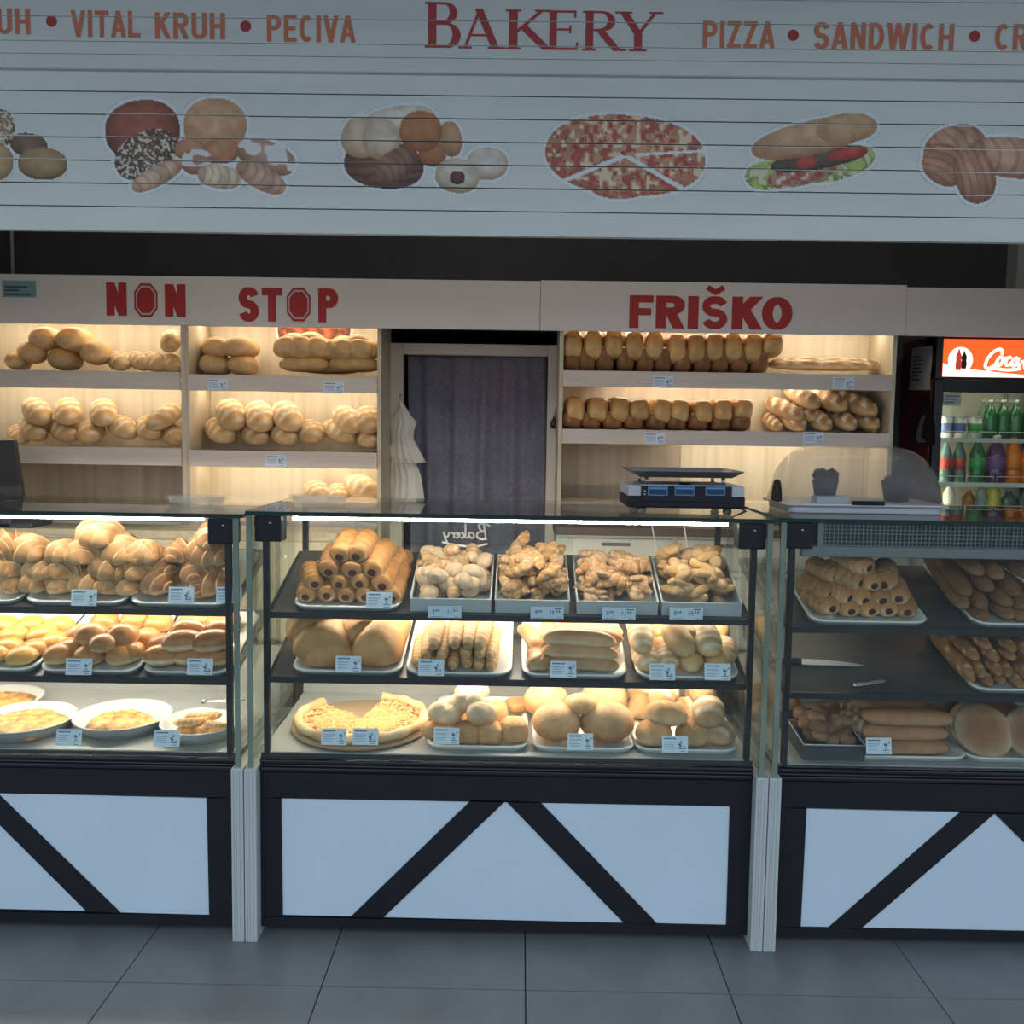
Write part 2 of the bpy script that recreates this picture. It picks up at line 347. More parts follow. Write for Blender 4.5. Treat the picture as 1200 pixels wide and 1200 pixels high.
def croissant(name, L=.12, fat=.032, arcd=165, seg=7, seed=0, top=GOLD, dark=BROWN, m='glaze'):
    nv, nu = 90, 14; s = np.linspace(-1, 1, nv); a = np.radians(arcd)/2
    R = L/2/math.sin(min(a, PI/2)); rad = fat*(np.clip(1-np.abs(s)**1.7, 0, 1)**.75)+.003
    ph = np.abs(s)*seg/2; q = ph % 1; rad = rad*(1.0+.36*(1-q)**1.3-.16)
    V = []; col = []
    for i in range(nv):
        an = s[i]*a; c = np.array([R*math.sin(an), R*(1-math.cos(an))-R*.25, 0]); tn = np.array([math.cos(an), math.sin(an), 0]); nr = np.array([-tn[1], tn[0], 0])
        for j in range(nu):
            t = 2*PI*j/nu; z = math.sin(t); zz = z if z > 0 else z*.6
            V.append(c+rad[i]*(math.cos(t)*nr*1.05+np.array([0, 0, zz*.92])))
            k = mixc(PALE, top, np.array(sst(-.5, .5, np.array(z)))); k = mixc(k, dark, np.array((.25+.75*q[i]**.7)*max(0, min(1, z+.5)))); k = mixc(k, DARK, np.array(.75*(q[i] > .88))); k = mixc(k, PALE, np.array(.6*(q[i] < .12)))  # browning along each segment; the darkest tone paints shade into the grooves
            col.append(k)
    F = [(i*nu+j, (i+1)*nu+j, (i+1)*nu+(j+1) % nu, i*nu+(j+1) % nu) for i in range(nv-1) for j in range(nu)] + [tuple(range(nu)), tuple((nv-1)*nu+j for j in range(nu-1, -1, -1))]
    mb = MB(); mb.v = [tuple(p) for p in V]; mb.f = F
    return mb.mesh(name, M[m], True, attr=np.array(col))
def clump(name, balls, seed=0, top=GOLD, bot=PALE, m='crust', n=14):
    """a knotted loaf: overlapping lobes (x, y, z, r, sx) joined in one crust"""
    mb = MB(); col = []
    for k, (x, y, z, r, sx) in enumerate(balls):
        nv = 10
        for i in range(nv):
            ph = PI*i/(nv-1)
            for j in range(n):
                t = 2*PI*j/n; d = np.array([math.sin(ph)*math.cos(t)*sx, math.sin(ph)*math.sin(t), math.cos(ph)*.9])
                mb.v.append((x+r*d[0], y+r*d[1], z+r*d[2])); col.append(mixc(bot, top, np.array(sst(-.4, .7, np.array(d[2])))))
        o = k*nv*n
        mb.f += [(o+i*n+j, o+(i+1)*n+j, o+(i+1)*n+(j+1) % n, o+i*n+(j+1) % n) for i in range(nv-1) for j in range(n)]
    return mb.mesh(name, M[m], True, attr=np.array(col))

def rotm(yaw, pitch=0., roll=0., tilt=0.):
    """yaw about the surface normal, pitch about the piece's own width, roll about its length; tilt leans the whole surface toward the customer"""
    return (Matrix.Rotation(tilt, 3, 'X') @ Matrix.Rotation(math.radians(yaw), 3, 'Z') @ Matrix.Rotation(math.radians(pitch), 3, 'Y') @ Matrix.Rotation(math.radians(roll), 3, 'X'))
def put(me, name, loc, R, scale=(1, 1, 1), label=None, cat=None, group=None, kids=()):
    o = bpy.data.objects.new(name, me); C.objects.link(o)
    o.matrix_basis = Matrix.Translation(Vector(loc)) @ R.to_4x4() @ Matrix.Diagonal((*scale, 1))
    tag(o, label, cat, group)
    for kn, km in kids:
        c = bpy.data.objects.new(kn, km); C.objects.link(c); c.parent = o
    return o
VC = {}
def verts_of(me):
    if me.name not in VC:
        a = np.empty(len(me.vertices)*3); me.vertices.foreach_get('co', a); VC[me.name] = a.reshape(-1, 3)
    return VC[me.name]
def settle(me, P, R, sv, pl=None, box=None):
    """shift a piece so that it neither sinks into its surface nor sticks out past the front edge or the side walls"""
    V = (verts_of(me)*np.array(sv)) @ np.array(R).T + P; sh_ = np.zeros(3)
    if pl is not None:
        d = ((V-pl.o)@pl.n).min()
        if d < .006: sh_ = sh_+pl.n*(.006-d)
        f_ = (V+sh_)[:, 1].min()
        if f_ < pl.o[1]+pl.front: sh_ = sh_+pl.ey*((pl.o[1]+pl.front-f_)/pl.ey[1])
        x0, x1 = V[:, 0].min(), V[:, 0].max()
        if x1 > pl.x1: sh_[0] -= x1-pl.x1
        elif x0 < pl.x0: sh_[0] += pl.x0-x0
    if box is not None:
        for k in range(3):
            lo, hi = V[:, k].min(), V[:, k].max()
            if box[2*k] is not None and lo < box[2*k]: sh_[k] += box[2*k]-lo
            elif box[2*k+1] is not None and hi > box[2*k+1]: sh_[k] -= hi-box[2*k+1]
    return P+sh_
def putp(pl, me, name, P, R, sv, *a, **k): return put(me, name, settle(me, P, R, sv, pl), R, sv, *a, **k)
class Plane:
    front = .012; x0 = -9; x1 = 9
    """a shelf or deck surface: front edge through (y0, z0), rising toward the back by tilt"""
    def __init__(s, y0, z0, tilt=0.): s.o = np.array([0, y0, z0]); s.t = tilt; s.n = np.array([0, -math.sin(tilt), math.cos(tilt)]); s.ey = np.array([0, math.cos(tilt), math.sin(tilt)])
    def hit(s, px, py, dz=0.):
        v = ray(px, py); o = s.o+s.n*dz; return CAM+v*(((o-CAM)@s.n)/(v@s.n))
    def pt(s, x, d, dz=0.): return np.array([x, 0, 0])+s.o*np.array([0, 1, 1])+s.ey*d+s.n*dz
def heap(pl, me, name, items, H, desc, where, cat, group, kids=(), step=.8, jitter=True, scale=1., words_=('bottom', 'second', 'third', 'top')):
    """items: (px, py, layer, yaw, pitch, scale) -> things standing on the surface, each with its own label"""
    rows = {}
    for it in items: rows.setdefault(it[2], []).append(it)
    nl = max(rows)
    for la in sorted(rows):
        r = sorted(rows[la], key=lambda q: q[0])
        for k, it in enumerate(r):
            px, py, l_, yaw = it[:4]; pitch = it[4] if len(it) > 4 else 0; sc_ = it[5] if len(it) > 5 else 1
            sv = tuple(q*scale for q in sc_) if isinstance(sc_, tuple) else (sc_*scale,)*3
            mm = me[(k*7+la*3) % len(me)] if isinstance(me, list) else me
            P = pl.hit(px, py, H*(.5+la*step))
            j = random.uniform(-6, 6) if jitter else 0
            lw = 'top' if la == nl and nl > 0 else words_[min(la, 3)]
            lab = f"{desc}, {ORD[k]} from left in {lw} layer of {where}" if nl > 0 else f"{desc}, {ORD[k]} from left on {where}"
            R_ = rotm(yaw+j, pitch+(random.uniform(-4, 4) if jitter else 0), random.uniform(-6, 6) if jitter else 0, pl.t)
            put(mm, name, settle(mm, P, R_, sv, pl), R_, sv, lab, cat, group, kids)
def row(Y, me, name, items, desc, where, cat, group, kids=(), scale=1., step=.0, zmin=None, box=None, xr=(None, None)):
    """like heap, but on a level shelf seen edge-on: the depth is given, the pixel sets width and height"""
    rows = {}
    for it in items: rows.setdefault(it[2], []).append(it)
    nl = max(rows)
    for la in sorted(rows):
        r = sorted(rows[la], key=lambda q: q[0])
        for k, it in enumerate(r):
            px, py, l_, yaw = it[:4]; pitch = it[4] if len(it) > 4 else 0; sc_ = (it[5] if len(it) > 5 else 1)
            sv = tuple(x*scale for x in sc_) if isinstance(sc_, tuple) else (sc_*scale,)*3
            ml = me[la] if isinstance(me, dict) else me
            mm = ml[(k*5+la*3) % len(ml)] if isinstance(ml, list) else ml
            dy = it[6] if len(it) > 6 else 0
            P = at(px, py, Y+la*step+dy)
            lw = 'top' if la == nl and nl > 0 else ('bottom', 'middle', 'upper')[min(la, 2)]
            R_ = rotm(yaw+random.uniform(-4, 4), pitch, random.uniform(-5, 5)); P = settle(mm, P, R_, sv, box=(None if xr[0] is None else xr[0]+.019, None if xr[1] is None else xr[1]-.019, FY+.012, FY+.296, zmin, None) if box is None else box)
            put(mm, name, P, R_, sv, f"{desc}, {ORD[k]} from left in {lw} row {where}", cat, group, kids)

# ------------------------------------------------------------------ THE SETTING
fl = MB().box(-4, 4, -3, 3.4, -.06, -.0125).build('floor', M['grout']); tag(fl, kind='structure')
tile_me = {}
TX0, TYA = .0384, -.2842
for j in range(-2, 5):
    for i in range(-5, 5):
        k = 'tile'
        if k not in tile_me: tile_me[k] = MB().box(.0004, .5966, .0010, .5960, -.012, 0).mesh('tile', M['tile'])
        o = link('tile', tile_me[k], fl); o.location = (TX0+.0015+i*.6, TYA+.0015-.6*j+(0), 0) if j < 3 else (TX0+.0015+i*.6, TYA+.0015-.6*j, 0)
        o.modifiers.clear()
tag(MB().box(-60, 60, -80, -2.2, -.09, -.012).build('ground_outside', mat('street_paving', (.14, .14, .145), .8, var=.15, vscale=.6)), kind='structure')
tag(MB().box(-2.75, -2.65, -.45, 2.2, 0, 3.1).build('wall_left', M['wallw']), kind='structure')
tag(MB().box(2.75, 2.85, -.45, 2.2, 0, 3.1).build('wall_right', M['wallw']), kind='structure')
cei = tag(MB().box(-2.75, 2.85, -.40, 3.0, 3.1, 3.2).build('ceiling', M['ceil']), kind='structure')
for x in (-1.5, 0, 1.5): MB().box(x-.5, x+.5, .05, .25, 3.06, 3.0995).build('added_fill_panel', M['fill_light'], cei)  # unseen glowing panels, added to brighten the sign boards
wb = MB(); wb.box(-2.75, -.66, 1.80, 1.9, 0, 3.1); wb.box(.20, 2.85, 1.80, 1.9, 0, 3.1); wb.box(-.66, .20, 1.80, 1.9, 2.12, 3.1)
tag(wb.build('wall_back', M['wall']), kind='structure')
wf = MB(); wf.box(-1.4, 1.0, 2.9, 3.0, 0, 3.1); wf.box(-1.4, -1.3, 1.9, 2.9, 0, 3.1); wf.box(.9, 1.0, 1.9, 2.9, 0, 3.1)
tag(wf.build('wall_corridor', M['wall']), kind='structure')
tag(MB().box(-5, 5, -2.6, -.45, 3.15, 3.3).build('canopy', M['canopy']), kind='structure')
tag(MB().box(-5, 5, -.45, -.36, 2.86, 3.3).build('beam_front', M['wallw']), kind='structure')
for x0, x1, y0 in ((-5, -2.65, 0), (2.75, 5, 0)): pass
# thin uprights that show in the dark gap above the boards
p = at(12, 300, 1.70)
tag(MB().tube([(p[0], 1.72, 2.2), (p[0], 1.72, 3.1)], .008).build('conduit', mat('conduit_grey', (.5, .52, .52), .4), smooth=True), 'thin pale pipe rising behind the sign board at far left', 'pipe')
p = at(1195, 310, 1.70)
tag(MB().box(p[0]-.012, p[0]+.05, 1.70, 1.80, 0, 3.1).build('trim_1', M['post']), kind='structure')

# ------------------------------------------------------------------ roller shutter with its prints
SY = -.30
sh = empty('roller_shutter', (0, SY, 2.17), 'white roller shutter half lowered, printed with lettering and pictures of bread', 'shutter')
pitch_ = .0612; zlow = [2.17+.0*pitch_]
zb = at(600, 275, SY)[2]
seams = [at(600, y, SY)[2] for y in (248, 221, 194, 167, 140, 113)]
ztop2 = at(600, 87, SY)[2]
edges = [zb]+seams+[ztop2]
X0, X1 = -2.62, 2.72
for a, b in zip(edges[:-1], edges[1:]):
    o = child(sh, 'slat', MB().box(X0, X1, SY, SY+.014, a+.0016, b-.0016), M['slat'])
child(sh, 'seam_backing', MB().box(X0, X1, SY+.0045, SY+.012, zb+.002, 2.98), M['seam'])
SY2 = SY-.018                                   # the upper curtain hangs a little further out
z2b = ztop2-.004
seams2 = [at(600, y, SY2)[2] for y in (69, 54, 25, -3)]
edges2 = [z2b]+seams2+[2.96]
for a, b in zip(edges2[:-1], edges2[1:]):
    child(sh, 'slat', MB().box(X0, X1, SY2, SY2+.014, a+.0007, b-.0007), M['slat'])
child(sh, 'seam_backing', MB().box(X0, X1, SY2+.0045, SY2+.012, z2b+.003, 2.95), M['seam'])
child(sh, 'bottom_bar', MB().box(X0, X1, SY-.004, SY+.020, zb-.004, zb+.006), M['slat'])
kw = dict(Y=SY2, off=.0012, seams=seams2)
kw2 = dict(w=.52, t=.165, gap=.10)
word(sh, 'KRUH', -46, 36, 10, 40, m=M['orange'], **kw, **kw2)
word(sh, 'VITAL', 84, 165, 12.5, 44, m=M['orange'], **kw, **kw2)
word(sh, 'KRUH', 182, 264, 15, 46, m=M['orange'], **kw, **kw2)
word(sh, 'PECIVA', 313, 416, 18, 49.5, m=M['orange'], **kw, **kw2)
word(sh, 'PIZZA', 823, 907, 25, 57, m=M['orange'], **kw, **kw2)
word(sh, 'SANDWICH', 953, 1117, 27, 59, m=M['orange'], **kw, **kw2)
word(sh, 'CROISSANT', 1165, 1340, 29, 60, m=M['orange'], **kw, **kw2)
for px, py in ((60.5, 25), (288, 31), (929.5, 41.5), (1142, 42.5)):
    c = at(px, py, SY2); q = [[np.array((math.cos(2*PI*k/20), math.sin(2*PI*k/20))) for k in range(20)]]
    child(sh, 'bullet', letter_mesh(q, c[0], c[2], .0148, .0148, SY2-.0012, seams2), M['dot'])
def serif(ch):
    T, h, sf = .155, .055, .05
    a = T/2
    def stem(x): return [([(x, -.1), (x, 1.1)], T), ([(x-a-.06, sf/2), (x+a+.06, sf/2)], sf), ([(x-a-.06, 1-sf/2), (x+a+.06, 1-sf/2)], sf)]
    if ch == 'B': return stem(.14)+[([(.14, 1-h/2)]+arc(.36, .77, .17, .20, 90, -90, 12)+[(.14, .545)], [h]*2+[h+(T-h)*math.sin(PI*i/10)*.9 for i in range(11)]+[h]), ([(.14, .53)]+arc(.38, .28, .21, .25, 90, -90, 12)+[(.14, h/2)], [h]*2+[h+(T-h)*math.sin(PI*i/10) for i in range(11)]+[h])], .70
    if ch == 'A': return [([(.13, 0), (.45, 1.04)], h*1.15), ([(.40, 1.04), (.78, -.06)], T), ([(.22, .34), (.62, .34)], h), ([(.0, sf/2), (.28, sf/2)], sf), ([(.60, sf/2), (.95, sf/2)], sf)], .93
    if ch == 'K': return stem(.14)+[([(.18, .42), (.66, 1.0)], h*1.2), ([(.30, .60), (.78, -.04)], T*.95), ([(.52, 1-sf/2), (.80, 1-sf/2)], sf), ([(.66, sf/2), (.92, sf/2)], sf)], .88
    if ch == 'E': return stem(.14)+[([(.14, 1-h/2), (.60, 1-h/2)], h), ([(.14, .52), (.50, .52)], h), ([(.14, h/2), (.62, h/2)], h), ([(.60, 1), (.60, .82)], h*.8), ([(.50, .62), (.50, .42)], h*.8), ([(.625, 0), (.655, .2)], h*.9)], .70
    if ch == 'R': return stem(.14)+[([(.14, 1-h/2)]+arc(.38, .75, .19, .22, 90, -90, 12)+[(.14, .51)], [h]*2+[h+(T-h)*math.sin(PI*i/10) for i in range(11)]+[h]), ([(.34, .53), (.74, -.06)], T*.95), ([(.66, sf/2), (.88, sf/2)], sf)], .86
    if ch == 'Y': return [([(.45, -.1), (.45, .45)], T), ([(.14, 1.04), (.47, .40)], T*.95), ([(.46, .44), (.78, 1.0)], h*1.2), ([(.28, sf/2), (.62, sf/2)], sf), ([(.0, 1-sf/2), (.33, 1-sf/2)], sf), ([(.66, 1-sf/2), (.92, 1-sf/2)], sf)], .92
for ch, px0, px1, pt_, pb_ in (('B', 497.5, 542, 2.5, 56), ('A', 537, 590.5, 10.5, 57), ('K', 592, 650, 11.5, 58), ('E', 640, 679, 12.5, 58.5), ('R', 682, 733, 13, 59.5), ('Y', 720, 776, 14, 60)):
    ss, adv = serif(ch); polys = []
    for poly, th in ss:
        for i, q in enumerate(ribbon(poly, th)):
            q = clip(clip(q, 1, 0, False), 1, 1.0, True)
            if len(q) > 2: polys.append(q)
    a, b = at(px0, pb_, SY2), at(px1, pb_, SY2); zt = at((px0+px1)/2, pt_, SY2)[2]
    child(sh, 'letter', letter_mesh(polys, a[0], a[2], (b[0]-a[0])/adv, zt-a[2], SY2-.0012, seams2), M['redb'])
# pictures: flat prints, painted per vertex, cut at every seam
def vnoise(X, Y, sc_, seed):
    r = np.random.default_rng(seed).random((97, 97)); x, y = X/sc_+1000, Y/sc_+1000
    i, j = np.floor(x).astype(int), np.floor(y).astype(int); u, v = x-i, y-j; u, v = u*u*(3-2*u), v*v*(3-2*v); g_ = lambda a, b: r[a % 97, b % 97]
    return (g_(i, j)*(1-u)+g_(i+1, j)*u)*(1-v)+(g_(i, j+1)*(1-u)+g_(i+1, j+1)*u)*v
def picture(name, bx, shapes, border=4.):
    x0, x1, y0, y1 = bx; xs = np.arange(x0, x1, 1.15)
    cuts = sorted([y0, y1]+[y for y in (113, 140, 167, 194, 221, 248) if y0 < y < y1])
    sl = .0145
    mb = MB(); col = []
    for ya, yb in zip(cuts[:-1], cuts[1:]):
        ys = np.linspace(ya+.75, yb-.75, max(3, int((yb-ya)/1.2)))
        X, Yp = np.meshgrid(xs, ys, indexing='ij'); Yt = Yp+(X-600)*sl     # the picture follows the shutter's own level
        rgb = np.zeros(X.shape+(3,)); al = np.zeros(X.shape)
        n1 = vnoise(X, Yt, 5.5, 1)*2-1; n2 = vnoise(X, Yt, 11, 2)*2-1; hf = vnoise(X, Yt, 2.2, 3)
        for s in shapes:                                                   # white cut-out rim first
            cx, cy, rx, ry, an = s[:5]; c_, s_ = math.cos(math.radians(an)), math.sin(math.radians(an))
            dx, dy = X-cx, Yt-cy; u = (dx*c_+dy*s_)/(rx+border); v = (-dx*s_+dy*c_)/(ry+border)
            k = (np.abs(u)**2.3+np.abs(v)**2.3) < 1; rgb[k] = (.80, .82, .82); al[k] = 1
        for s in shapes:
            cx, cy, rx, ry, an, c1, c2 = s[:7]; tex = s[7] if len(s) > 7 else ''
            c_, s_ = math.cos(math.radians(an)), math.sin(math.radians(an)); dx, dy = X-cx, Yt-cy
            u = (dx*c_+dy*s_)/rx; v = (-dx*s_+dy*c_)/ry; pw = 4. if 'q' in tex else 2.2
            r = (np.abs(u)**pw+np.abs(v)**pw); k = r < 1
            if 'w' in tex: k &= ~((np.abs(v+u*.25) < .035) & (u > .12)) & ~((np.abs(v-u*.12) < .03) & (u < -.1) & (np.abs(u) < 0)) & ~((np.abs(v-u*1.0) < .06) & (v > 0) & (u > 0)) & ~((np.abs(v+u) < .06) & (v > 0) & (u < 0))
            t = np.clip(r*.75+v*.35+.08, 0, 1)
            c = np.array(c1)*(1-t[..., None])+np.array(c2)*t[..., None]
            c = c*(1+.16*n2+.10*n1)[..., None]
            if 's' in tex: c = np.where((hf > .6)[..., None], np.array((.72, .62, .48)), c)          # seeds
            if 'f' in tex: c = np.where(((n2 > -.1) & (v < .3))[..., None], np.array((.78, .74, .70)), c)  # icing sugar
            if 'l' in tex: c = c*(1-.30*np.clip(np.sin(u*17+v*v*5+n2)*1.6-.5, 0, 1))[..., None]*(1.12-.25*np.clip(np.sin(u*5.6), 0, 1))[..., None]                    # layers
            if 'h' in tex: c = c*np.where(np.sin(v*15+n2*2) > .3, .62, 1.)[..., None]                    # weave
            if 'z' in tex:
                c = np.where((n1 > .3)[..., None], np.array((.46, .10, .07))*(.7+.6*hf[..., None]), np.where((n1 < -.42)[..., None], np.array((.82, .62, .42)), np.where((hf > .84)[..., None], np.array((.10, .06, .05)), c)))
            if 'g' in tex: c = np.where((n1 > .05)[..., None], np.array((.50, .58, .16)), np.where((n1 < -.45)[..., None], np.array((.70, .66, .40)), c))
            rgb[k] = c[k]
        n0 = len(mb.v); nx, ny = X.shape
        for i in range(nx):
            for j in range(ny):
                P = at(X[i, j], Yp[i, j]+(X[i, j]-600)*sl, SY-.0012); mb.v.append(tuple(P)); col.append(rgb[i, j])
        for i in range(nx-1):
            for j in range(ny-1):
                if al[i, j]+al[i+1, j]+al[i, j+1]+al[i+1, j+1] >= 3: mb.f.append((n0+i*ny+j, n0+i*ny+j+1, n0+(i+1)*ny+j+1, n0+(i+1)*ny+j))
    return child(sh, name, mb, M['print'], attr=np.array(col), aname='ink')
tan, rb, dk = (.62, .40, .20), (.34, .10, .05), (.10, .05, .035)
picture('bread_roll_picture', (-30, 88, 118, 222), [(0, 150, 18, 22, 0, (.40, .27, .15), dk, 's'), (34, 170, 22, 14, 10, (.25, .15, .09), dk), (-8, 190, 24, 22, 0, tan, (.22, .12, .05)), (50, 192, 29, 19, 3, (.52, .34, .17), (.16, .08, .03))], 2)
picture('bread_loaf_picture', (116, 358, 106, 238), [(167, 153, 44, 36, -6, (.42, .13, .08), (.12, .03, .02)), (252, 147, 37, 32, 0, (.72, .42, .25), (.52, .25, .12)), (171, 181, 39, 26, -28, (.16, .09, .07), dk, 's'), (222, 175, 18, 13, 0, (.60, .30, .17), rb), (259, 177, 21, 15, 0, (.62, .30, .15), rb), (312, 184, 36, 19, 20, (.62, .40, .30), (.30, .12, .07), 'f'), (231, 190, 19, 15, 0, (.50, .26, .18), rb, 'f'), (184, 206, 33, 12, -28, (.70, .48, .34), (.46, .22, .12), 'l'), (257, 207, 26, 14, 10, (.74, .60, .44), (.52, .30, .18), 'l'), (306, 208, 32, 14, 28, (.66, .42, .30), (.50, .22, .13), 'l')])
picture('bread_basket_picture', (390, 606, 112, 240), [(468, 142, 42, 18, -8, (.78, .70, .60), (.55, .40, .28)), (450, 193, 47, 28, 6, (.30, .14, .08), (.14, .06, .04), 'h'), (423, 161, 23, 24, 20, (.74, .58, .42), (.50, .30, .17)), (447, 163, 22, 24, 0, (.80, .66, .52), (.50, .28, .15)), (528, 163, 13, 21, -8, (.60, .36, .20), (.36, .17, .08)), (507, 181, 16, 14, 0, (.52, .23, .10), rb), (493, 154, 25, 24, 0, (.56, .24, .10), (.36, .12, .05)), (464, 193, 26, 17, -32, (.38, .20, .14), (.20, .09, .06), 'l'), (571, 192, 24, 19, 0, (.78, .72, .66), (.46, .28, .16)), (536, 206, 26, 20, 8, (.74, .68, .58), (.42, .28, .14)), (536, 208, 9, 8, 0, (.20, .06, .05), (.05, .02, .02))])
picture('pizza_picture', (628, 838, 126, 246), [(733, 182, 94, 47, 4, (.66, .34, .20), (.46, .18, .10), 'zw'), (726, 214, 37, 19, 0, (.66, .36, .22), (.50, .16, .09), 'z')])
picture('sandwich_picture', (864, 1040, 126, 238), [(903, 205, 30, 17, -6, (.46, .50, .14), (.20, .28, .06), 'g'), (985, 192, 42, 18, -18, (.52, .52, .20), (.22, .26, .08), 'g'), (940, 203, 42, 14, -14, (.62, .30, .30), (.40, .28, .14), 'z'), (960, 186, 58, 12, -10, (.16, .12, .08), (.05, .05, .03)), (993, 180, 24, 7, -10, (.60, .08, .06), (.40, .05, .04)), (945, 190, 12, 8, -10, (.60, .10, .07), (.40, .05, .04)), (953, 161, 74, 20, -13, (.66, .42, .24), (.40, .20, .10)), (992, 150, 36, 17, -5, (.64, .40, .22), (.46, .24, .13))])
picture('croissant_picture', (1068, 1240, 136, 246), [(1120, 177, 38, 30, -20, (.64, .36, .22), (.30, .11, .06), 'l'), (1108, 193, 24, 28, -60, (.56, .28, .16), (.30, .11, .06), 'l'), (1188, 185, 56, 24, 6, (.66, .38, .25), (.40, .16, .09), 'l'), (1142, 205, 24, 34, -15, (.58, .30, .18), (.28, .10, .06), 'l')])

# ------------------------------------------------------------------ sign boards over the shelves
FY = 1.35
fb = empty('sign_board', (0, FY, 2.075), 'grey sign board over the shelves lettered NON STOP and FRIŠKO in red', 'sign')
zl, zt = 2.075, 2.289
xj = at(633, 360, FY)[0]; xe = at(1060, 360, FY)[0]
child(fb, 'board', MB().box(-2.62, xj-.001, FY-.018, FY, zl, zt), M['fascia'], bev=.002)
child(fb, 'board', MB().box(xj+.001, xe, FY-.018, FY, zl, zt+.004), M['fascia'], bev=.002)
child(fb, 'board', MB().box(xe+.001, 2.70, FY-.010, FY+.012, zl, zt-.004), M['fascia'], bev=.002)
FP = FY-.018
b2 = dict(w=.58, t=.235, gap=.08, off=.0012)
for tx, a, b, t_, bt in (('N', 125, 149, 331, 370), ('N', 193.5, 218, 333, 371.5), ('S', 280, 303.5, 336.5, 377), ('T', 307, 331, 337, 377), ('P', 373, 396.5, 338, 378)):
    word(fb, tx, a, b, t_, bt, FP, M['red'], 'letter', **b2)
for tx, a, b in (('F', 737, 765), ('R', 768, 802), ('I', 805.5, 818), ('Š', 821, 853), ('K', 857, 893), ('O', 892, 928)):
    word(fb, tx, a, b, 346+(a-737)*.014, 384.5+(a-737)*.014, FP, M['red'], 'letter', w=.84, t=.30, gap=.05, off=.0012)
for px, py in ((171, 352), (350, 357)):
    c = at(px, py, FP); d = at(px+14, py+20, FP); rx, rz = d[0]-c[0], c[2]-d[2]
    oc = [(-.45, 1), (.45, 1), (1, .5), (1, -.5), (.45, -1), (-.45, -1), (-1, -.5), (-1, .5)]
    for s_, m_, dy in ((1., 'red', .0012), (.86, 'boxw', .0018), (.76, 'red', .0024)):
        child(fb, 'stop_emblem', letter_mesh([[np.array(q)*s_ for q in oc]], c[0], c[2], rx, rz, FP-dy), M[m_])
c0, c1 = at(3, 348, FP), at(42, 329, FP)
st = child(fb, 'sticker', MB().box(c0[0], c1[0], FP-.0016, FP, c0[2], c1[2]), mat('sticker_teal', (.22, .40, .42), .4))
stm = MB()
for i, (h_, k) in enumerate(((.10, .9), (.35, .5), (.55, .8))): stm.box(c0[0]+.01, c0[0]+.01+(c1[0]-c0[0]-.02)*k, FP-.0024, FP-.0016, c0[2]+(c1[2]-c0[2])*h_, c0[2]+(c1[2]-c0[2])*(h_+.12))
sub(st, 'printed_lines', stm, M['ink'], fb)

# ------------------------------------------------------------------ bread shelves
def shelf_unit(x0, x1, boards, label, lit, depth=.30, backs=None, base=None, trims=()):
    """boards: (ztop, lip height); lit: list of compartments (z of the strip) that carry a light"""
    r = empty('bread_shelf', ((x0+x1)/2, FY, 0), label, 'shelf')
    y1 = FY+depth
    child(r, 'back_panel', MB().box(x0+.019, x1-.019, y1, y1+.015, 0, 2.14), M['pale'])
    for sx in (x0, x1-.018): child(r, 'side_panel', MB().box(sx, sx+.018, FY+.002, y1+.015, 0, 2.14), M['pale'], bev=.001)
    child(r, 'top_board', MB().box(x0+.018, x1-.018, FY+.002, y1, 2.1227, 2.14), M['pale'])
    for z, lh in boards:
        child(r, 'shelf_board', MB().box(x0+.019, x1-.019, FY+.004, y1-.001, z-.022, z), M['pale'])
        child(r, 'shelf_lip', MB().box(x0+.018, x1-.018, FY-.012, FY+.004, z-lh, z+.001), M['lip'], bev=.0015)
    for z, a, b in lit:
        child(r, 'light_strip', MB().box(a, b, FY+.150, FY+.170, z-.031, z-.0225), M['led'])
    return r
zs = 2.145
U1 = (-2.62, at(216, 400, FY)[0]); U2 = (U1[1], at(447, 400, FY)[0]); U3 = (at(656, 400, FY)[0], at(1052, 400, FY)[0])
z11, z12 = at(106, 435, FY)[2], at(106, 524, FY)[2]
z21, z22, z23 = at(330, 440.5, FY)[2], at(330, 529, FY)[2], at(330, 611, FY)[2]
z31, z32, z33 = at(850, 437, FY)[2], at(850, 505.5, FY)[2], at(800, 590, FY)[2]
s1 = shelf_unit(*U1, [(z11, .077), (z12, .077), (1.20, .05)], 'pale wooden bread shelf at far left, under the sign NON', [(zs, U1[0]+.1, U1[1]-.03), (z11, U1[0]+.1, U1[1]-.03)])
s2 = shelf_unit(*U2, [(z21, .070), (z22, .073), (z23, .05)], 'pale wooden bread shelf with three lit boards left of the curtained doorway', [(zs, U2[0]+.03, U2[1]-.03), (z21, U2[0]+.03, U2[1]-.03), (z22, U2[0]+.03, U2[1]-.03)])
s3 = shelf_unit(*U3, [(z31, .069), (z32, .064), (z33, .03)], 'wide pale wooden bread shelf right of the doorway, under the sign FRIŠKO', [(zs, U3[0]+.03, U3[1]-.03), (z31, U3[0]+.25, U3[1]-.3), (z32, U3[0]+.57, U3[1]-.05)])
p = at(241, 409, FY+.22); child(s2, 'hook', MB().tube([(U2[0]+.018, p[1], p[2]), (U2[0]+.032, p[1], p[2]-.004), (U2[0]+.036, p[1]-.02, p[2]+.006)], .005), M['black'], True)
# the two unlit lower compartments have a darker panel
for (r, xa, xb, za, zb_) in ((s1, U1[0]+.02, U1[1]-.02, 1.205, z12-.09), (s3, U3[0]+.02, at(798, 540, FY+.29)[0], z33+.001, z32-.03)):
    child(r, 'dark_panel', MB().box(xa, xb, FY+.292, FY+.2995, za, zb_), M['dim'])
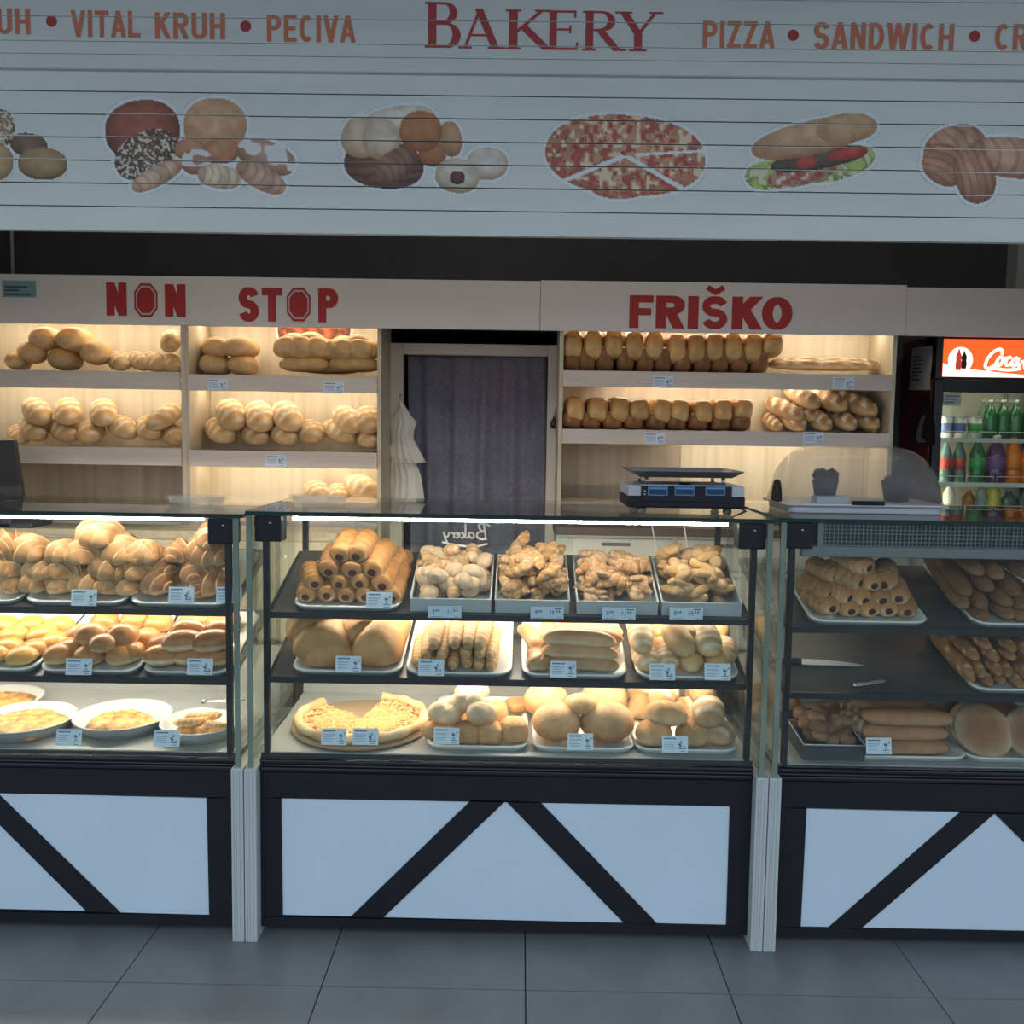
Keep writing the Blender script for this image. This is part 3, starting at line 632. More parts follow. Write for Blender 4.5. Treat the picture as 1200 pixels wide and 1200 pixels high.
# divider closing the dim bay from the lit one
# the round bread poster at the back of the middle shelf
c = at(368, 384, FY+.296); a_ = at(414, 384, FY+.296)[0]-c[0]
pm = MB(); pc = []
for rr_, kk in ((1., 0), (.94, 1)):
    pass
po = child(s2, 'poster', MB().lathe([(a_, 0), (a_, .002)], 40), mat('poster_white', (.75, .74, .72), .4)); po.location = Vector((c[0], FY+.2985, c[2]-.0))-s2.location; po.rotation_euler = (PI/2, 0, 0)
po.data.transform(Matrix.Translation(s2.location))
mbp = MB(); colp = []
for i in range(17):
    for j in range(48):
        r_ = .93*a_*i/16; t_ = 2*PI*j/48; x_, y_ = r_*math.cos(t_), r_*math.sin(t_)
        mbp.v.append((x_, y_, .0024)); s_ = .5+.5*math.sin(x_*95+math.sin(y_*60)*1.5); d_ = abs(x_) > .55*a_ and math.sin(y_*120+x_*80) > .2
        colp.append((.10, .03, .02) if d_ else tuple(np.array((.62, .16, .05))*(1-.75*s_*(.4+.6*(y_ < 0)))))
for i in range(16):
    for j in range(48): mbp.f.append((i*48+j, (i+1)*48+j, (i+1)*48+(j+1) % 48, i*48+(j+1) % 48))
pp = mbp.build('printed_bread', M['print'], po, attr=np.array(colp), aname='ink')

# ------------------------------------------------------------------ doorway with curtain
DY = 1.66
fx0, fx1 = at(457, 500, DY)[0], at(656, 500, DY)[0]; ix0, ix1 = at(472, 500, DY)[0], at(641, 500, DY)[0]
zft, zfi = at(555, 403, DY)[2], at(555, 416, DY)[2]
door = empty('door_1', ((fx0+fx1)/2, DY, 0), kind='structure')
child(door, 'frame_side', MB().box(fx0, ix0, DY, DY+.06, 0, zft), M['frame'], bev=.003)
child(door, 'frame_side', MB().box(ix1, fx1, DY, DY+.06, 0, zft), M['frame'], bev=.003)
child(door, 'frame_head', MB().box(ix0, ix1, DY, DY+.06, zfi, zft), M['frame'], bev=.003)
mb = MB(); nx, nz = 90, 24; X_ = np.linspace(ix0+.012, ix1-.006, nx); Z_ = np.linspace(.25, zfi-.004, nz)
def fold(x, z):
    k = (zfi-z)*.5+.35
    return .024*k*math.sin(x*46+.5*math.sin(z*2.1))+.020*k*math.sin(x*21+1.7+z*.5)+.006*math.sin(x*90+z*1.3)
for s_ in (0, .003):
    for z in Z_:
        for x in X_: mb.v.append((x+.02*(zfi-z)*math.sin(x*9), DY+.095+fold(x, z)+s_, z))
n_ = nx*nz
for i in range(nz-1):
    for j in range(nx-1):
        mb.f.append((i*nx+j, i*nx+j+1, (i+1)*nx+j+1, (i+1)*nx+j)); mb.f.append((n_+i*nx+j, n_+(i+1)*nx+j, n_+(i+1)*nx+j+1, n_+i*nx+j+1))
cu = empty('curtain', ((ix0+ix1)/2, DY+.075, 0), 'blue-grey patterned curtain hanging in the white framed doorway', 'curtain')
child(cu, 'cloth', mb, M['curtain'], True)
child(cu, 'rod', MB().tube([(ix0-.01, DY+.062+.015, zfi+.004), (ix1+.01, DY+.062+.015, zfi+.004)], .007), M['steel'], True)
# white bags / apron hanging on the left jamb
rows_ = [(470, 468, 471), (480, 465, 477), (487, 458, 481), (495, 457, 488), (503, 457, 485), (515, 458, 484), (524, 457, 489), (533, 457, 494), (542, 459, 499), (526+17, 457, 487), (556, 457, 492), (570, 457, 495), (585, 457, 497), (598, 457, 492), (612, 457, 486)]
mb = MB(); n = 17
for i, (py, a, b) in enumerate(rows_):
    for s_ in (0, 1):
        for j in range(n):
            t = j/(n-1); P = at(a+(b-a)*t, py, DY-.03)
            bul = .040*math.sin(PI*t)+.010*math.sin(j*1.9+i*.8)*math.sin(PI*t)+.008*math.sin(i*1.7)
            mb.v.append((P[0], DY-.012-(bul if s_ == 0 else 0), P[2]))
for i in range(len(rows_)-1):
    for j in range(n-1):
        a = i*2*n+j; b = a+2*n; mb.f.append((a, a+1, b+1, b)); mb.f.append((a+n, b+n, b+n+1, a+n+1))
    a = i*2*n; b = a+2*n; mb.f.append((a, b, b+n, a+n)); mb.f.append((a+n-1, a+2*n-1, b+2*n-1, b+n-1))
mb.f.append(tuple(range(n))+tuple(range(2*n-1, n-1, -1)))
ap = empty('hanging_bag', (fx0+.06, DY-.02, at(468, 470, DY)[2]), 'bundle of crumpled white plastic bags hanging on the left door jamb', 'bags')
child(ap, 'bag', mb, M['cloth'], True)
p0 = at(469, 466, DY-.02); child(ap, 'hook', MB().tube([(p0[0], DY+.0, p0[2]+.01), (p0[0], DY-.02, p0[2]+.012), (p0[0], DY-.032, p0[2]-.01)], .004), M['steel'], True)
# small dark red pendant on a string on the right jamb
pa, pb = at(653, 460, DY-.012), at(649, 497, DY-.012)
pn = empty('hanging_pendant', (pb[0], DY-.012, pb[2]), 'small dark red drop-shaped pendant on a string on the right door jamb', 'pendant')
child(pn, 'string', MB().tube([tuple(pa), (pa[0]-.003, pa[1], (pa[2]+pb[2])/2+.02), (pb[0]+.002, pb[1], pb[2]+.03)], .0022), M['fred'], True)
child(pn, 'drop', MB().lathe([(0, -.022), (.012, -.018), (.018, -.004), (.014, .012), (.006, .028), (0, .04)], 14, tuple(pb)), mat('pendant_maroon', (.09, .02, .022), .5), True)
child(pn, 'nail', MB().tube([tuple(pa), (pa[0], DY+.001, pa[2])], .003), M['steel'])

# ------------------------------------------------------------------ back counter pieces seen through the cases
bc = empty('back_counter', (1.0, 1.0, 0), 'grey back counter with drawers standing under the right bread shelf', 'counter')
bx0, bx1 = at(650, 600, 1.1)[0], 1.80
child(bc, 'worktop', MB().box(bx0, bx1, 1.06, FY-.02, 1.20, 1.235), M['cabd'], bev=.003)
child(bc, 'carcass', MB().box(bx0+.01, bx1-.01, 1.10, FY-.02, 0, 1.20), M['cab'])
for i in range(3):
    xa = bx0+.02+i*.50
    for za, zb_ in ((1.06, 1.185), (.90, 1.05), (.45, .89)):
        d = child(bc, 'drawer', MB().box(xa, xa+.48, 1.082, 1.10, za, zb_), M['cab'], bev=.002)
        sub(d, 'handle', MB().box(xa+.18, xa+.30, 1.07, 1.082, zb_-.03, zb_-.018), M['dgrey'], bc)
bc2 = empty('back_counter', (-1.5, 1.0, 0), 'pale wooden counter standing under the two left bread shelves', 'counter')
child(bc2, 'worktop', MB().box(-2.6, U2[1]-.01, 1.08, FY-.02, 1.165, 1.19), M['pale'], bev=.002)
child(bc2, 'carcass', MB().box(-2.58, U2[1]-.02, 1.11, FY-.02, 0, 1.165), M['pale'])
for i in range(4):
    xa = -2.57+i*.485; d = child(bc2, 'cupboard_door', MB().box(xa, xa+.475, 1.094, 1.11, .08, 1.15), M['pale'], bev=.002)
    sub(d, 'handle', MB().box(xa+.20, xa+.28, 1.08, 1.094, 1.09, 1.10), M['steel'], bc2)
# point-of-sale screen, seen from behind, far left
pr_ = empty('till_screen', (-2.0, 1.13, 1.19), 'black till screen seen from behind at the far left on the counter', 'screen')
a0, a1 = at(-40, 516, 1.0), at(16, 516, 1.0); b0, b1 = at(-40, 588, 1.06), at(27, 588, 1.06)
mb = MB(); th = np.array([0, .03, .006])
q = [a0, a1, b1, b0]; mb.add(q+[p_+th for p_ in q], [(0, 1, 2, 3), (7, 6, 5, 4), (0, 4, 5, 1), (1, 5, 6, 2), (2, 6, 7, 3), (3, 7, 4, 0)])
child(pr_, 'housing', mb, M['dgrey'], bev=.004)
sx_ = (a0[0]+a1[0])/2
child(pr_, 'stand', MB().box(sx_-.03, sx_+.03, 1.09, 1.14, 1.19, b0[2]+.03), M['dgrey'], bev=.004)
child(pr_, 'foot', MB().box(sx_-.12, sx_+.12, 1.09, 1.27, 1.19, 1.21), M['dgrey'], bev=.004)
kb = empty('keyboard_tray', (-1.75, .95, 1.19), 'flat black keyboard tray lying behind the left case below the till screen', 'tray')
k0, k1 = at(-60, 625, .9), at(150, 618, .98)
child(kb, 'board', MB().box(k0[0], k1[0], .80, 1.075, 1.06, 1.085), M['dgrey'], bev=.004)
child(kb, 'bracket', MB().box(-1.9, -1.6, 1.04, 1.094, .98, 1.06), M['dgrey'])

# ------------------------------------------------------------------ bread on the back shelves
batard = [bread(f'batard_{k}', .235, .120, .108, 2.6, 2.0, 2.1, .62, slashes=4, sl_ang=.5, sdepth=.13, m='dusty', seed=k, top=np.array((.62, .36, .14))) for k in range(4)]
plainloaf = [bread(f'plain_loaf_{k}', .22, .130, .122, 2.3, 2.0, 2.1, .8, noise=.035, m='crust', seed=20+k, top=np.array((.64, .38, .145))) for k in range(3)]
tin = [bread(f'tin_loaf_{k}', .25, .087, .138, 6, 3.2, 3.8, .95, noise=.05, m='glaze', seed=30+k, top=np.array((.50, .235, .075)), bot=np.array((.72, .47, .20)), slashes=0) for k in range(4)]
tinb = [bread(f'tin_base_{k}', .25, .083, .07, 7, 4, 5, .95, noise=.02, m='crust', seed=40+k, top=np.array((.24, .12, .055)), bot=np.array((.22, .11, .05))) for k in range(2)]
tind = [bread(f'dark_tin_loaf_{k}', .25, .085, .138, 5, 3, 3.3, .95, noise=.05, m='glaze', seed=35+k, top=np.array((.26, .11, .04)), bot=np.array((.30, .14, .055))) for k in range(2)]
bagu = [bread(f'baguette_{k}', .265, .086, .080, 3.5, 1.7, 2.1, .8, slashes=4, sl_ang=.6, sdepth=.10, m='dusty', seed=50+k, top=np.array((.36, .185, .07))) for k in range(3)]
longb = [bread(f'long_baguette_{k}', .52, .075, .056, 4, 1.5, 2.1, .7, slashes=9, sl_ang=.8, sdepth=.11, m='dusty', seed=60+k, top=np.array((.34, .17, .065))) for k in range(2)]
knot = clump('knotted_loaf', [(-.075, -.03, .0, .056, 1.15), (-.01, -.045, -.002, .058, 1.15), (.06, -.03, .0, .056, 1.15), (-.05, .035, .022, .056, 1.2), (.025, .03, .026, .058, 1.2), (.085, .03, .004, .05, 1.1), (-.10, .01, -.005, .045, 1)], top=np.array((.68, .42, .17)))
flatloaf = bread('flat_loaf', .235, .17, .075, 3.2, 2.2, 2.6, .85, noise=.03, top=np.array((.60, .35, .13)), bot=np.array((.66, .42, .19)), seed=71)
YL = FY+.025
cat = 'bread loaf'
row(YL+.10, plainloaf, 'bread_loaf', [(55, 399, 1, -85, 0, 1.0), (89, 400, 1, -95, 0, 1.03), (38, 414, 0, -60, 0, 1.), (22, 424, 0, -80, 0, .8), (77, 422, 0, -90, 0, 1.), (113, 415, 0, -75, 0, 1.0)], 'plain round-ended loaf', 'of the pile under NON', cat, 'plain loaves on the top far left shelf', zmin=z11+.001, xr=U1)
row(YL+.13, batard, 'bread_loaf', [(140, 425, 0, -62, 16, .85), (163, 425, 0, -52, 16, .82), (181, 426, 0, -52, 16, .88), (201, 428, 0, -62, 16, .82), (200, 402, 1, -82, 24, (.75, .72, .95))], 'slashed loaf', 'by the divider under NON', cat, 'slashed loaves on the top far left shelf', zmin=z11+.001, xr=U1)
row(YL+.13, batard, 'bread_loaf', [(43, 484, 1, -54, 24), (80, 484, 1, -67, 24), (121, 485, 1, -70, 24), (193, 491, 1, -110, 24), (39, 505, 0, -54, 16), (22, 511, 0, -62, 16, .8), (75, 506, 0, -50, 16), (107, 507, 0, -72, 16), (143, 503, 0, -54, 16), (175, 504, 0, -67, 16), (203, 512, 0, -62, 16, .85)], 'slashed loaf', 'on the lower far left shelf', cat, 'slashed loaves on the lower far left shelf', zmin=z12+.001, xr=U1)
row(YL+.12, plainloaf, 'bread_loaf', [(248, 409, 1, -60, 0, .92), (283, 409, 1, -100, 0, (1.05, 1.15, .92)), (235, 428, 0, -80, 0, .88), (259, 429, 0, -90, 0, .82), (285, 429, 0, -85, 0, (1, 1.08, .88))], 'round-ended loaf', 'on the top shelf under STOP', cat, 'loaves on the top shelf under STOP', zmin=z21+.001, xr=U2)
for px, py, nm, lab, me_, s_, yw in ((357, 408, 'knotted_loaf', 'knotted loaf of big lobes lying upper left before the round bread poster', knot, 1.0, 5), (416, 411, 'knotted_loaf', 'knotted loaf lying on a flat loaf at the doorway end of the top shelf', knot, 1., -18), (358, 428, 'flat_loaf', 'smooth loaf under the knotted loaf before the round bread poster', flatloaf, 1., 0), (416, 428, 'flat_loaf', 'smooth loaf under the knotted loaf at the doorway end', flatloaf, 1., 4), (386, 434, 'flat_loaf', 'flat dark loaf at the bottom between the two knotted stacks', flatloaf, (1.1, 1, .5), 0)):
    sv_ = (s_,)*3 if np.isscalar(s_) else s_
    put(me_, nm, settle(me_, at(px, py, YL+.10+(.06 if py > 430 else 0)), rotm(yw), sv_, box=(None, U2[1]-.02, FY+.01, FY+.296, z21+.001, None)), rotm(yw), sv_, lab, cat, 'knotted loaves on the top shelf under STOP')
row(YL+.13, batard, 'bread_loaf', [(271, 488, 1, -70, 24, 1.12), (304, 490, 1, -70, 24, 1.1), (336, 490, 1, -62, 24, 1.1), (406, 494, 1, -64, 24), (434, 494, 1, -82, 24), (258, 507, 0, -57, 16, 1.05), (298, 510, 0, -60, 16), (332, 510, 0, -64, 16), (365, 508, 0, -80, 16), (396, 508, 0, -54, 16), (432, 514, 0, -77, 16, .95)], 'slashed loaf', 'on the middle shelf under STOP', cat, 'slashed loaves on the middle shelf under STOP', zmin=z22+.001, xr=U2)
row(YL+.14, batard, 'bread_loaf', [(371, 579, 0, -72, 16, .95), (395, 582, 0, -77, 16, .9), (421, 583, 0, -47, 16, .9), (437, 575, 0, -52, 16, 1.1)], 'pale slashed loaf', 'on the lowest board', cat, 'slashed loaves on the lowest shelf', zmin=z23+.001, xr=U2)
row(YL+.12, {0: tind, 1: tin}, 'tin_loaf', [(672, 407, 1, -90), (694, 407.5, 1, -90), (716, 406, 1, -90), (740, 408, 1, -88), (764, 408, 1, -92), (788, 411, 1, -88), (811, 411, 1, -90), (834, 410, 1, -91), (856, 410, 1, -90), (878, 411, 1, -88), (901, 406, 1, -90, 0, (1, 1.1, .75))]+[(664+22*k, 430.5, 0, -90, 0, (1, 1, .85)) for k in range(11)], 'tall tin loaf', 'on the top shelf under FRIŠKO', 'tin loaf', 'tin loaves on the top shelf under FRIŠKO', step=-.02, zmin=z31+.001, xr=U3)
row(YL+.12, {0: tind, 1: tin}, 'tin_loaf', [(673, 480, 1, -86, 0, (1, 1, .86)), (698, 481, 1, -86, 0, (1, 1.1, .84)), (723.5, 481, 1, -90, 0, (1, 1.05, .88)), (748, 481, 1, -90, 0, (1, 1.05, .76)), (772, 482.5, 1, -88, 0, (1, 1, .86)), (795, 482.5, 1, -94, 0, (1, 1.05, .80)), (818, 483.5, 1, -85, 0, (1, 1, .82)), (842, 482, 1, -90, 0, (1, 1.03, .8)), (865, 480, 1, -84, 0, (1, 1, .7))]+[(668+24.4*k, 498.5, 0, -90, 0, (1, 1.1, .62)) for k in range(9)], 'short tin loaf', 'on the lower right shelf', 'tin loaf', 'tin loaves on the lower right shelf', step=-.02, zmin=z32+.001, xr=U3)
row(YL+.10, longb, 'long_baguette', [(966, 429.5, 0, 2), (972, 424.5, 1, -3, 0, (.95, 1, .8))], 'long dark baguette', 'beside the tall tin loaves', 'baguette', 'long baguettes on the top right shelf', step=.06, zmin=z31+.001, xr=U3)
put(longb[0], 'long_baguette', settle(longb[0], at(965, 427, YL+.2), rotm(0), (1, 1, .9), box=(None, None, None, FY+.29, z31+.001, None)), rotm(0), (1, 1, .9), 'long dark baguette lying behind the other two at the wall', 'baguette', 'long baguettes on the top right shelf')
row(YL+.21, bagu, 'baguette', [(934, 466, 1, -80, 18, 1.1), (962, 469, 1, -73, 18, 1.12), (992, 473, 1, -70, 18, 1.2), (914, 481, 0, -68, 18, 1.05), (936, 482, 0, -78, 18, .95), (921, 493, 0, -83, 18, 1.05), (950, 491, 0, -80, 18, 1.08), (977, 490, 0, -78, 18, 1.08), (1003, 490, 0, -74, 18, 1.05), (902, 496, 0, -83, 18, .8), (1022, 497, 0, -70, 18, .8)], 'floury baguette pointing forward', 'of the baguette pile', 'baguette', 'baguettes piled on the lower right shelf', zmin=z32+.001, xr=U3)
# ------------------------------------------------------------------ display cases
TL = math.radians(17); TD = math.radians(3)
YB = .64
def poly_world(pts, Y): return [(at(px, py, Y)[0], at(px, py, Y)[2]) for px, py in pts]
def case(x0, x1, zt, z1, z2, zd, label, lit, panels, left_end=True, right_end=True, hasgrille=False):
    r = empty('display_case', ((x0+x1)/2, 0, 0), label, 'display case')
    pw = .040; xi0, xi1 = x0+pw, x1-pw
    child(r, 'cabinet', MB().box(xi0+.001, xi1-.001, .012, YB-.02, .030, .545), M['black'])
    child(r, 'plinth', MB().box(xi0+.001, xi1-.001, .085, YB-.02, 0, .030), M['black'])
    zb0, zb1, zt0 = .060, .455, .540
    child(r, 'bottom_rail', MB().box(xi0, xi1, 0, .0125, .028, zb0), M['black'])
    child(r, 'top_rail', MB().box(xi0, xi1, 0, .0125, zb1, zt0), M['black'])
    for pl_ in panels:
        child(r, 'white_panel', MB().prism(poly_world(pl_, .0), .004, .013), M['white'])
    # black stiles and braces: the strips left between the panels
    P = [poly_world(q, .0) for q in panels]
    A, T, B = P
    child(r, 'stile', MB().prism([(xi0, zb0), (A[-1][0], A[-1][1]), (A[0][0], A[0][1]), (xi0, zb1)], 0, .0125), M['black'])
    child(r, 'stile', MB().prism([(B[2][0], B[2][1]), (xi1, zb0), (xi1, zb1), (B[1][0], B[1][1])], 0, .0125), M['black'])
    child(r, 'brace', MB().prism([A[2], T[2], T[0], A[1]], 0, .0125), M['black'])
    child(r, 'brace', MB().prism([B[3], B[0], T[0], T[1]], 0, .0125), M['black'])
    # rounded glossy nosing under the glass
    nose = [(.03, .541), (.0, .541), (-.010, .547), (-.010, .558), (-.002, .563), (-.002, .568), (-.008, .573), (-.008, .582), (0, .588), (.03, .588)]
    child(r, 'nosing', MB().prismx(nose[::-1], xi0, xi1), M['gloss'], bev=.002)
    child(r, 'sill', MB().box(xi0, xi1, .010, .030, .588, zd-.004), M['bar'])
    # side panels: layered white board below, glass above
    for sx, has in ((x0, left_end), (x1-pw, right_end)):
        if not has: continue
        child(r, 'side_board', MB().box(sx, sx+pw-.0016, -.048, YB, 0, .566), M['post'], bev=.003)
        g = MB()
        for k in (.008, .016, .026): g.box(sx+k, sx+k+.0016, -.0488, -.0478, .004, .56)
        child(r, 'edge_lines', g, mat('edge_line', (.33, .35, .36), .6) if 'edge_line' not in bpy.data.materials else bpy.data.materials['edge_line'])
        gx = sx+.012
        child(r, 'side_glass', MB().box(gx, gx+.012, -.026, YB-.02, .566, zt-.013), M['glass'])
        child(r, 'glass_edge', MB().box(gx-.002, gx+.015, -.034, -.0265, .566, zt-.013), M['edge'])
    # interior
    child(r, 'deck', MB().prismx([(.012, zd-.02), (.012, zd), (YB-.04, zd+(YB-.05)*math.tan(TD)), (YB-.04, zd-.02)], xi0+.004, xi1-.004), M['deck'])
    child(r, 'back_board', MB().box(xi0+.004, xi1-.004, YB-.038, YB-.03, zd-.02, zd+.21), M['deck'])
    for zs_ in (z1, z2):
        c_, s_ = math.cos(TL), math.sin(TL); D = .47
        a = [(.034, zs_-.010), (.034, zs_), (.034+D*c_, zs_+D*s_), (.034+D*c_, zs_+D*s_-.010)]
        child(r, 'shelf', MB().prismx(a, xi0+.03, xi1-.03), M['shelf'])
        child(r, 'shelf_bar', MB().box(xi0+.014, xi1-.014, .022, .034, zs_-.020, zs_), M['bar'])
        for sx in (xi0+.016, xi1-.028):
            child(r, 'shelf_arm', MB().prismx([(.03, zs_-.020), (.03, zs_-.002), (.034+D*c_, zs_+D*s_-.002), (.034+D*c_, zs_+D*s_-.022)], sx, sx+.012), M['bar'])
        if lit:
            dd = .20
            child(r, 'light_strip', MB().obox((((xi0+xi1)/2), .034+dd*c_+.012*s_, zs_+dd*s_-.012*c_-.006), (xi1-xi0-.12, .020, .008), [[1, 0, 0], [0, c_, -s_], [0, s_, c_]]), M['ledc'])
    for sx in (xi0+.010, xi1-.028):
        child(r, 'corner_post', MB().box(sx, sx+.018, .006, .030, zd-.01, zt-.05), M['black'], bev=.002)
    child(r, 'rear_rail', MB().box(xi0, xi1, YB-.03, YB-.005, zt-.045, zt-.014), M['bar'])
    for sx in (xi0+.001, xi1-.021): child(r, 'rear_post', MB().box(sx, sx+.02, YB-.035, YB-.015, zd-.01, zt-.014), M['bar'])
    child(r, 'front_glass', MB().box(xi0-.014, xi1+.014, -.010, -.002, .589, zt-.014), M['glass'])
    child(r, 'top_glass', MB().box(x0+.004, x1-.004, -.018, YB-.01, zt-.012, zt), M['glass'])
    child(r, 'glass_edge', MB().box(x0+.004, x1-.004, -.022, -.0185, zt-.012, zt), M['edged'])
    for sx in (x0+.0035, x1-.0065): child(r, 'glass_edge', MB().box(sx, sx+.003, -.018, YB-.01, zt-.0125, zt+.0005), M['edge'])
    for sx in (xi0-.010, xi1-.075):
        h_ = child(r, 'hinge_block', MB().box(sx, sx+.085, -.015, .055, zt-.095, zt-.014), M['black'], bev=.004)
        sub(h_, 'screw', MB().lathe([(.005, -.0025), (.005, .001), (0, .002)], 10, (sx+.05, -.0152, zt-.035)), M['steel'], r)
    if lit:
        child(r, 'light_tube', MB().tube([(xi0+.10, .030, zt-.024), (xi1-.10, .030, zt-.023)], .0042), M['tube'], True)
        child(r, 'tube_holder', MB().box(xi0+.05, xi1-.05, .020, .048, zt-.0165, zt-.0125), M['steel'])
    return r
PL_ = [[(-318, 922), (-72, 928), (-213, 1061), (-322, 1058)], [(-38, 929.5), (101, 1068), (-180, 1061.5)], [(-3, 930), (242, 936), (245, 1072.7), (141, 1070)]]
PM_ = [[(329.5, 934.3), (552, 938), (411, 1074.5), (331.3, 1072.7)], [(592.5, 938.5), (731, 1082), (449, 1075.5)], [(633, 940), (855.3, 945.3), (851, 1084.3), (770, 1082.5)]]
PR_ = [[(945.3, 948.3), (1125, 952.5), (970.5, 1087.7), (938.3, 1087.3)], [(1165.7, 953.5), (1312, 1096), (1009, 1088.5)], [(1206, 955), (1430, 960), (1428, 1099), (1350, 1097)]]
ZL = (1.366, 1.056, .834, .600); ZM = (1.376, 1.054, .846, .604); ZR = (1.380, 1.034, .822, .594)
cl = case(-2.50, -.8545, *ZL, 'lit pastry display case at left, filled with croissants and buns', True, PL_)
cm = case(-.8535, .7925, *ZM, 'lit pastry display case in the middle with the scale on top', True, PM_)
cr = case(.7935, 2.44, *ZR, 'unlit display case at right with the perforated grille', False, PR_)
S = {}
for k, Z in (('L', ZL), ('M', ZM), ('R', ZR)):
    xa, xb = {'L': (-2.44, -.925), 'M': (-.79, .73), 'R': (.86, 2.38)}[k]
    S[k+'1'] = Plane(.034, Z[1], TL); S[k+'2'] = Plane(.034, Z[2], TL); S[k+'D'] = Plane(.012, Z[3], TD)
    for j in '12D': S[k+j].x0, S[k+j].x1 = xa, xb
    S[k+'D'].front = .045
# rear pane of the middle case with the mirrored shop lettering, and acrylic dividers
g = child(cm, 'rear_glass', MB().box(-.62, .20, YB-.012, YB-.006, .80, 1.33), M['glass'])
def script(lines, px0, px1, py0, py1, Y, th, root, m, flip=False, name='lettering', parent=None, off=.0008):
    """hand lettering: polylines in unit box (x right, y up)"""
    a = at(px0, py1, Y); b = at(px1, py1, Y); t_ = at((px0+px1)/2, py0, Y)
    sx, sz = b[0]-a[0], t_[2]-a[2]; mb = MB()
    for l in lines:
        P = np.array(l, float); k = np.linspace(0, len(P)-1, (len(P)-1)*4+1); i = np.arange(len(P))
        Q = np.stack([np.interp(k, i, P[:, 0]), np.interp(k, i, P[:, 1])], 1)
        for _ in range(2): Q[1:-1] = (Q[:-2]+2*Q[1:-1]+Q[2:])/4
        if flip: Q[:, 0] = 1-Q[:, 0]
        Q = Q*np.array([sx, sz])+np.array([a[0], a[2]])
        for qi, q in enumerate(ribbon(list(Q), th*sz)): mb.add([(p[0], Y-off-.000002*len(mb.v), p[1]) for p in q], [(0, 1, 2, 3)])
    return child(root, name, mb, m)
BAK = [[(.12, .95), (.08, .35)], [(.0, .85), (.12, 1.), (.24, .9), (.18, .68), (.10, .64), (.24, .62), (.26, .42), (.16, .33), (.06, .36)],
       [(.40, .58), (.33, .60), (.30, .45), (.34, .36), (.40, .44), (.41, .6), (.41, .42), (.45, .37)], [(.47, .95), (.47, .36)], [(.55, .6), (.48, .48), (.55, .36)],
       [(.58, .48), (.64, .52), (.63, .6), (.58, .55), (.59, .4), (.66, .38)], [(.68, .6), (.69, .37)], [(.69, .52), (.75, .6)], [(.78, .6), (.80, .42), (.87, .42)], [(.89, .6), (.86, .35), (.80, .12), (.74, .14)],
       [(.05, .16), (.3, .02), (.6, .08), (.92, .2)]]
script(BAK, 513, 574, 612, 641, YB-.0125, .075, cm, M['boxw'], flip=True)
for px_a, px_b in (((762, 606), (771, 652)), ((800, 606), (807, 650))):
    a, b = at(*px_a, .48), at(*px_b, .42)
    child(cm, 'divider_edge', MB().tube([tuple(a), tuple(b)], .003, 6), M['wire'])
# the right case's grille and its housing
gx0, gx1 = at(962, 626, .03)[0], 2.38; gz0, gz1 = at(1050, 640, .03)[2], at(1050, 612, .03)[2]
gr = MB()
for x in np.arange(gx0, gx1, .0130): gr.box(x, x+.0024, .026, .029, gz0, gz1)
for z in np.linspace(gz0, gz1, 7): gr.box(gx0, gx1, .024, .027, z-.0012, z+.0012)
tag(child(cr, 'grille', gr, M['grille']), kind='stuff')
child(cr, 'grille_frame', MB().box(gx0-.012, gx0+.006, .020, .032, gz0-.01, gz1), M['grille'])
child(cr, 'grille_housing', MB().box(gx0-.06, gx1, .05, .30, gz0-.005, gz1+.0), M['bar'])
child(cr, 'grille_rail', MB().box(gx0-.06, gx1, .018, .05, gz0-.036, gz0-.002), M['grille'], bev=.003)
child(cr, 'top_trim', MB().box(.81, gx1, -.012, .045, gz1+.002, ZR[0]-.013), M['grille'])
child(cr, 'rear_rail', MB().box(1.30, 1.32, .55, .57, ZR[3], ZR[0]-.02), M['wire'])
child(cr, 'rear_rail', MB().box(.86, 2.38, .56, .575, ZR[2]+.22, ZR[2]+.232), M['lgrey'])

# ------------------------------------------------------------------ trays and boxes
tray_cache = {}
def rrect(w, d, r, n=5):
    pts = []
    for cx, cy, a0 in ((w/2-r, d/2-r, 0), (-w/2+r, d/2-r, 90), (-w/2+r, -d/2+r, 180), (w/2-r, -d/2+r, 270)):
        pts += [(cx+r*math.cos(math.radians(a0+90*i/n)), cy+r*math.sin(math.radians(a0+90*i/n))) for i in range(n+1)]
    return pts
def tray_mesh(w, d, h=.015, lip=.012, mname='tray'):
    key = (round(w, 3), round(d, 3), h, mname)
    if key in tray_cache: return tray_cache[key]
    mb = MB(); loops = [(w-.014, d-.014, 0), (w-.004, d-.004, h*.85), (w, d, h), (w-.004, d-.004, h+.003), (w-2*lip, d-2*lip, h+.001), (w-2*lip-.016, d-2*lip-.016, .005)]
    k = 24
    for a, b, z in loops: mb.v += [(x, y, z) for x, y in rrect(a, b, .045 if min(a, b) > .2 else .02)]
    for i in range(len(loops)-1):
        for j in range(k): mb.f.append((i*k+j, i*k+(j+1) % k, (i+1)*k+(j+1) % k, (i+1)*k+j))
    mb.f.append(tuple(range(k-1, -1, -1))); mb.f.append(tuple((len(loops)-1)*k+j for j in range(k)))
    tray_cache[key] = mb.mesh('serving_tray', M[mname], True); return tray_cache[key]
def tray(pl, pxl, pxr, py, D, label, group='white serving trays in the display cases', yaw=0):
    a, b = pl.hit(pxl, py, .006), pl.hit(pxr, py, .006)
    d0 = .002 if pl.t > .1 else .03
    w_ = round(b[0]-a[0], 3)
    P = pl.pt((a[0]+b[0])/2, d0+D/2, .0008)
    o = put(tray_mesh(w_, D), 'serving_tray', P, rotm(yaw, tilt=pl.t), label=label, cat='tray', group=group); return o
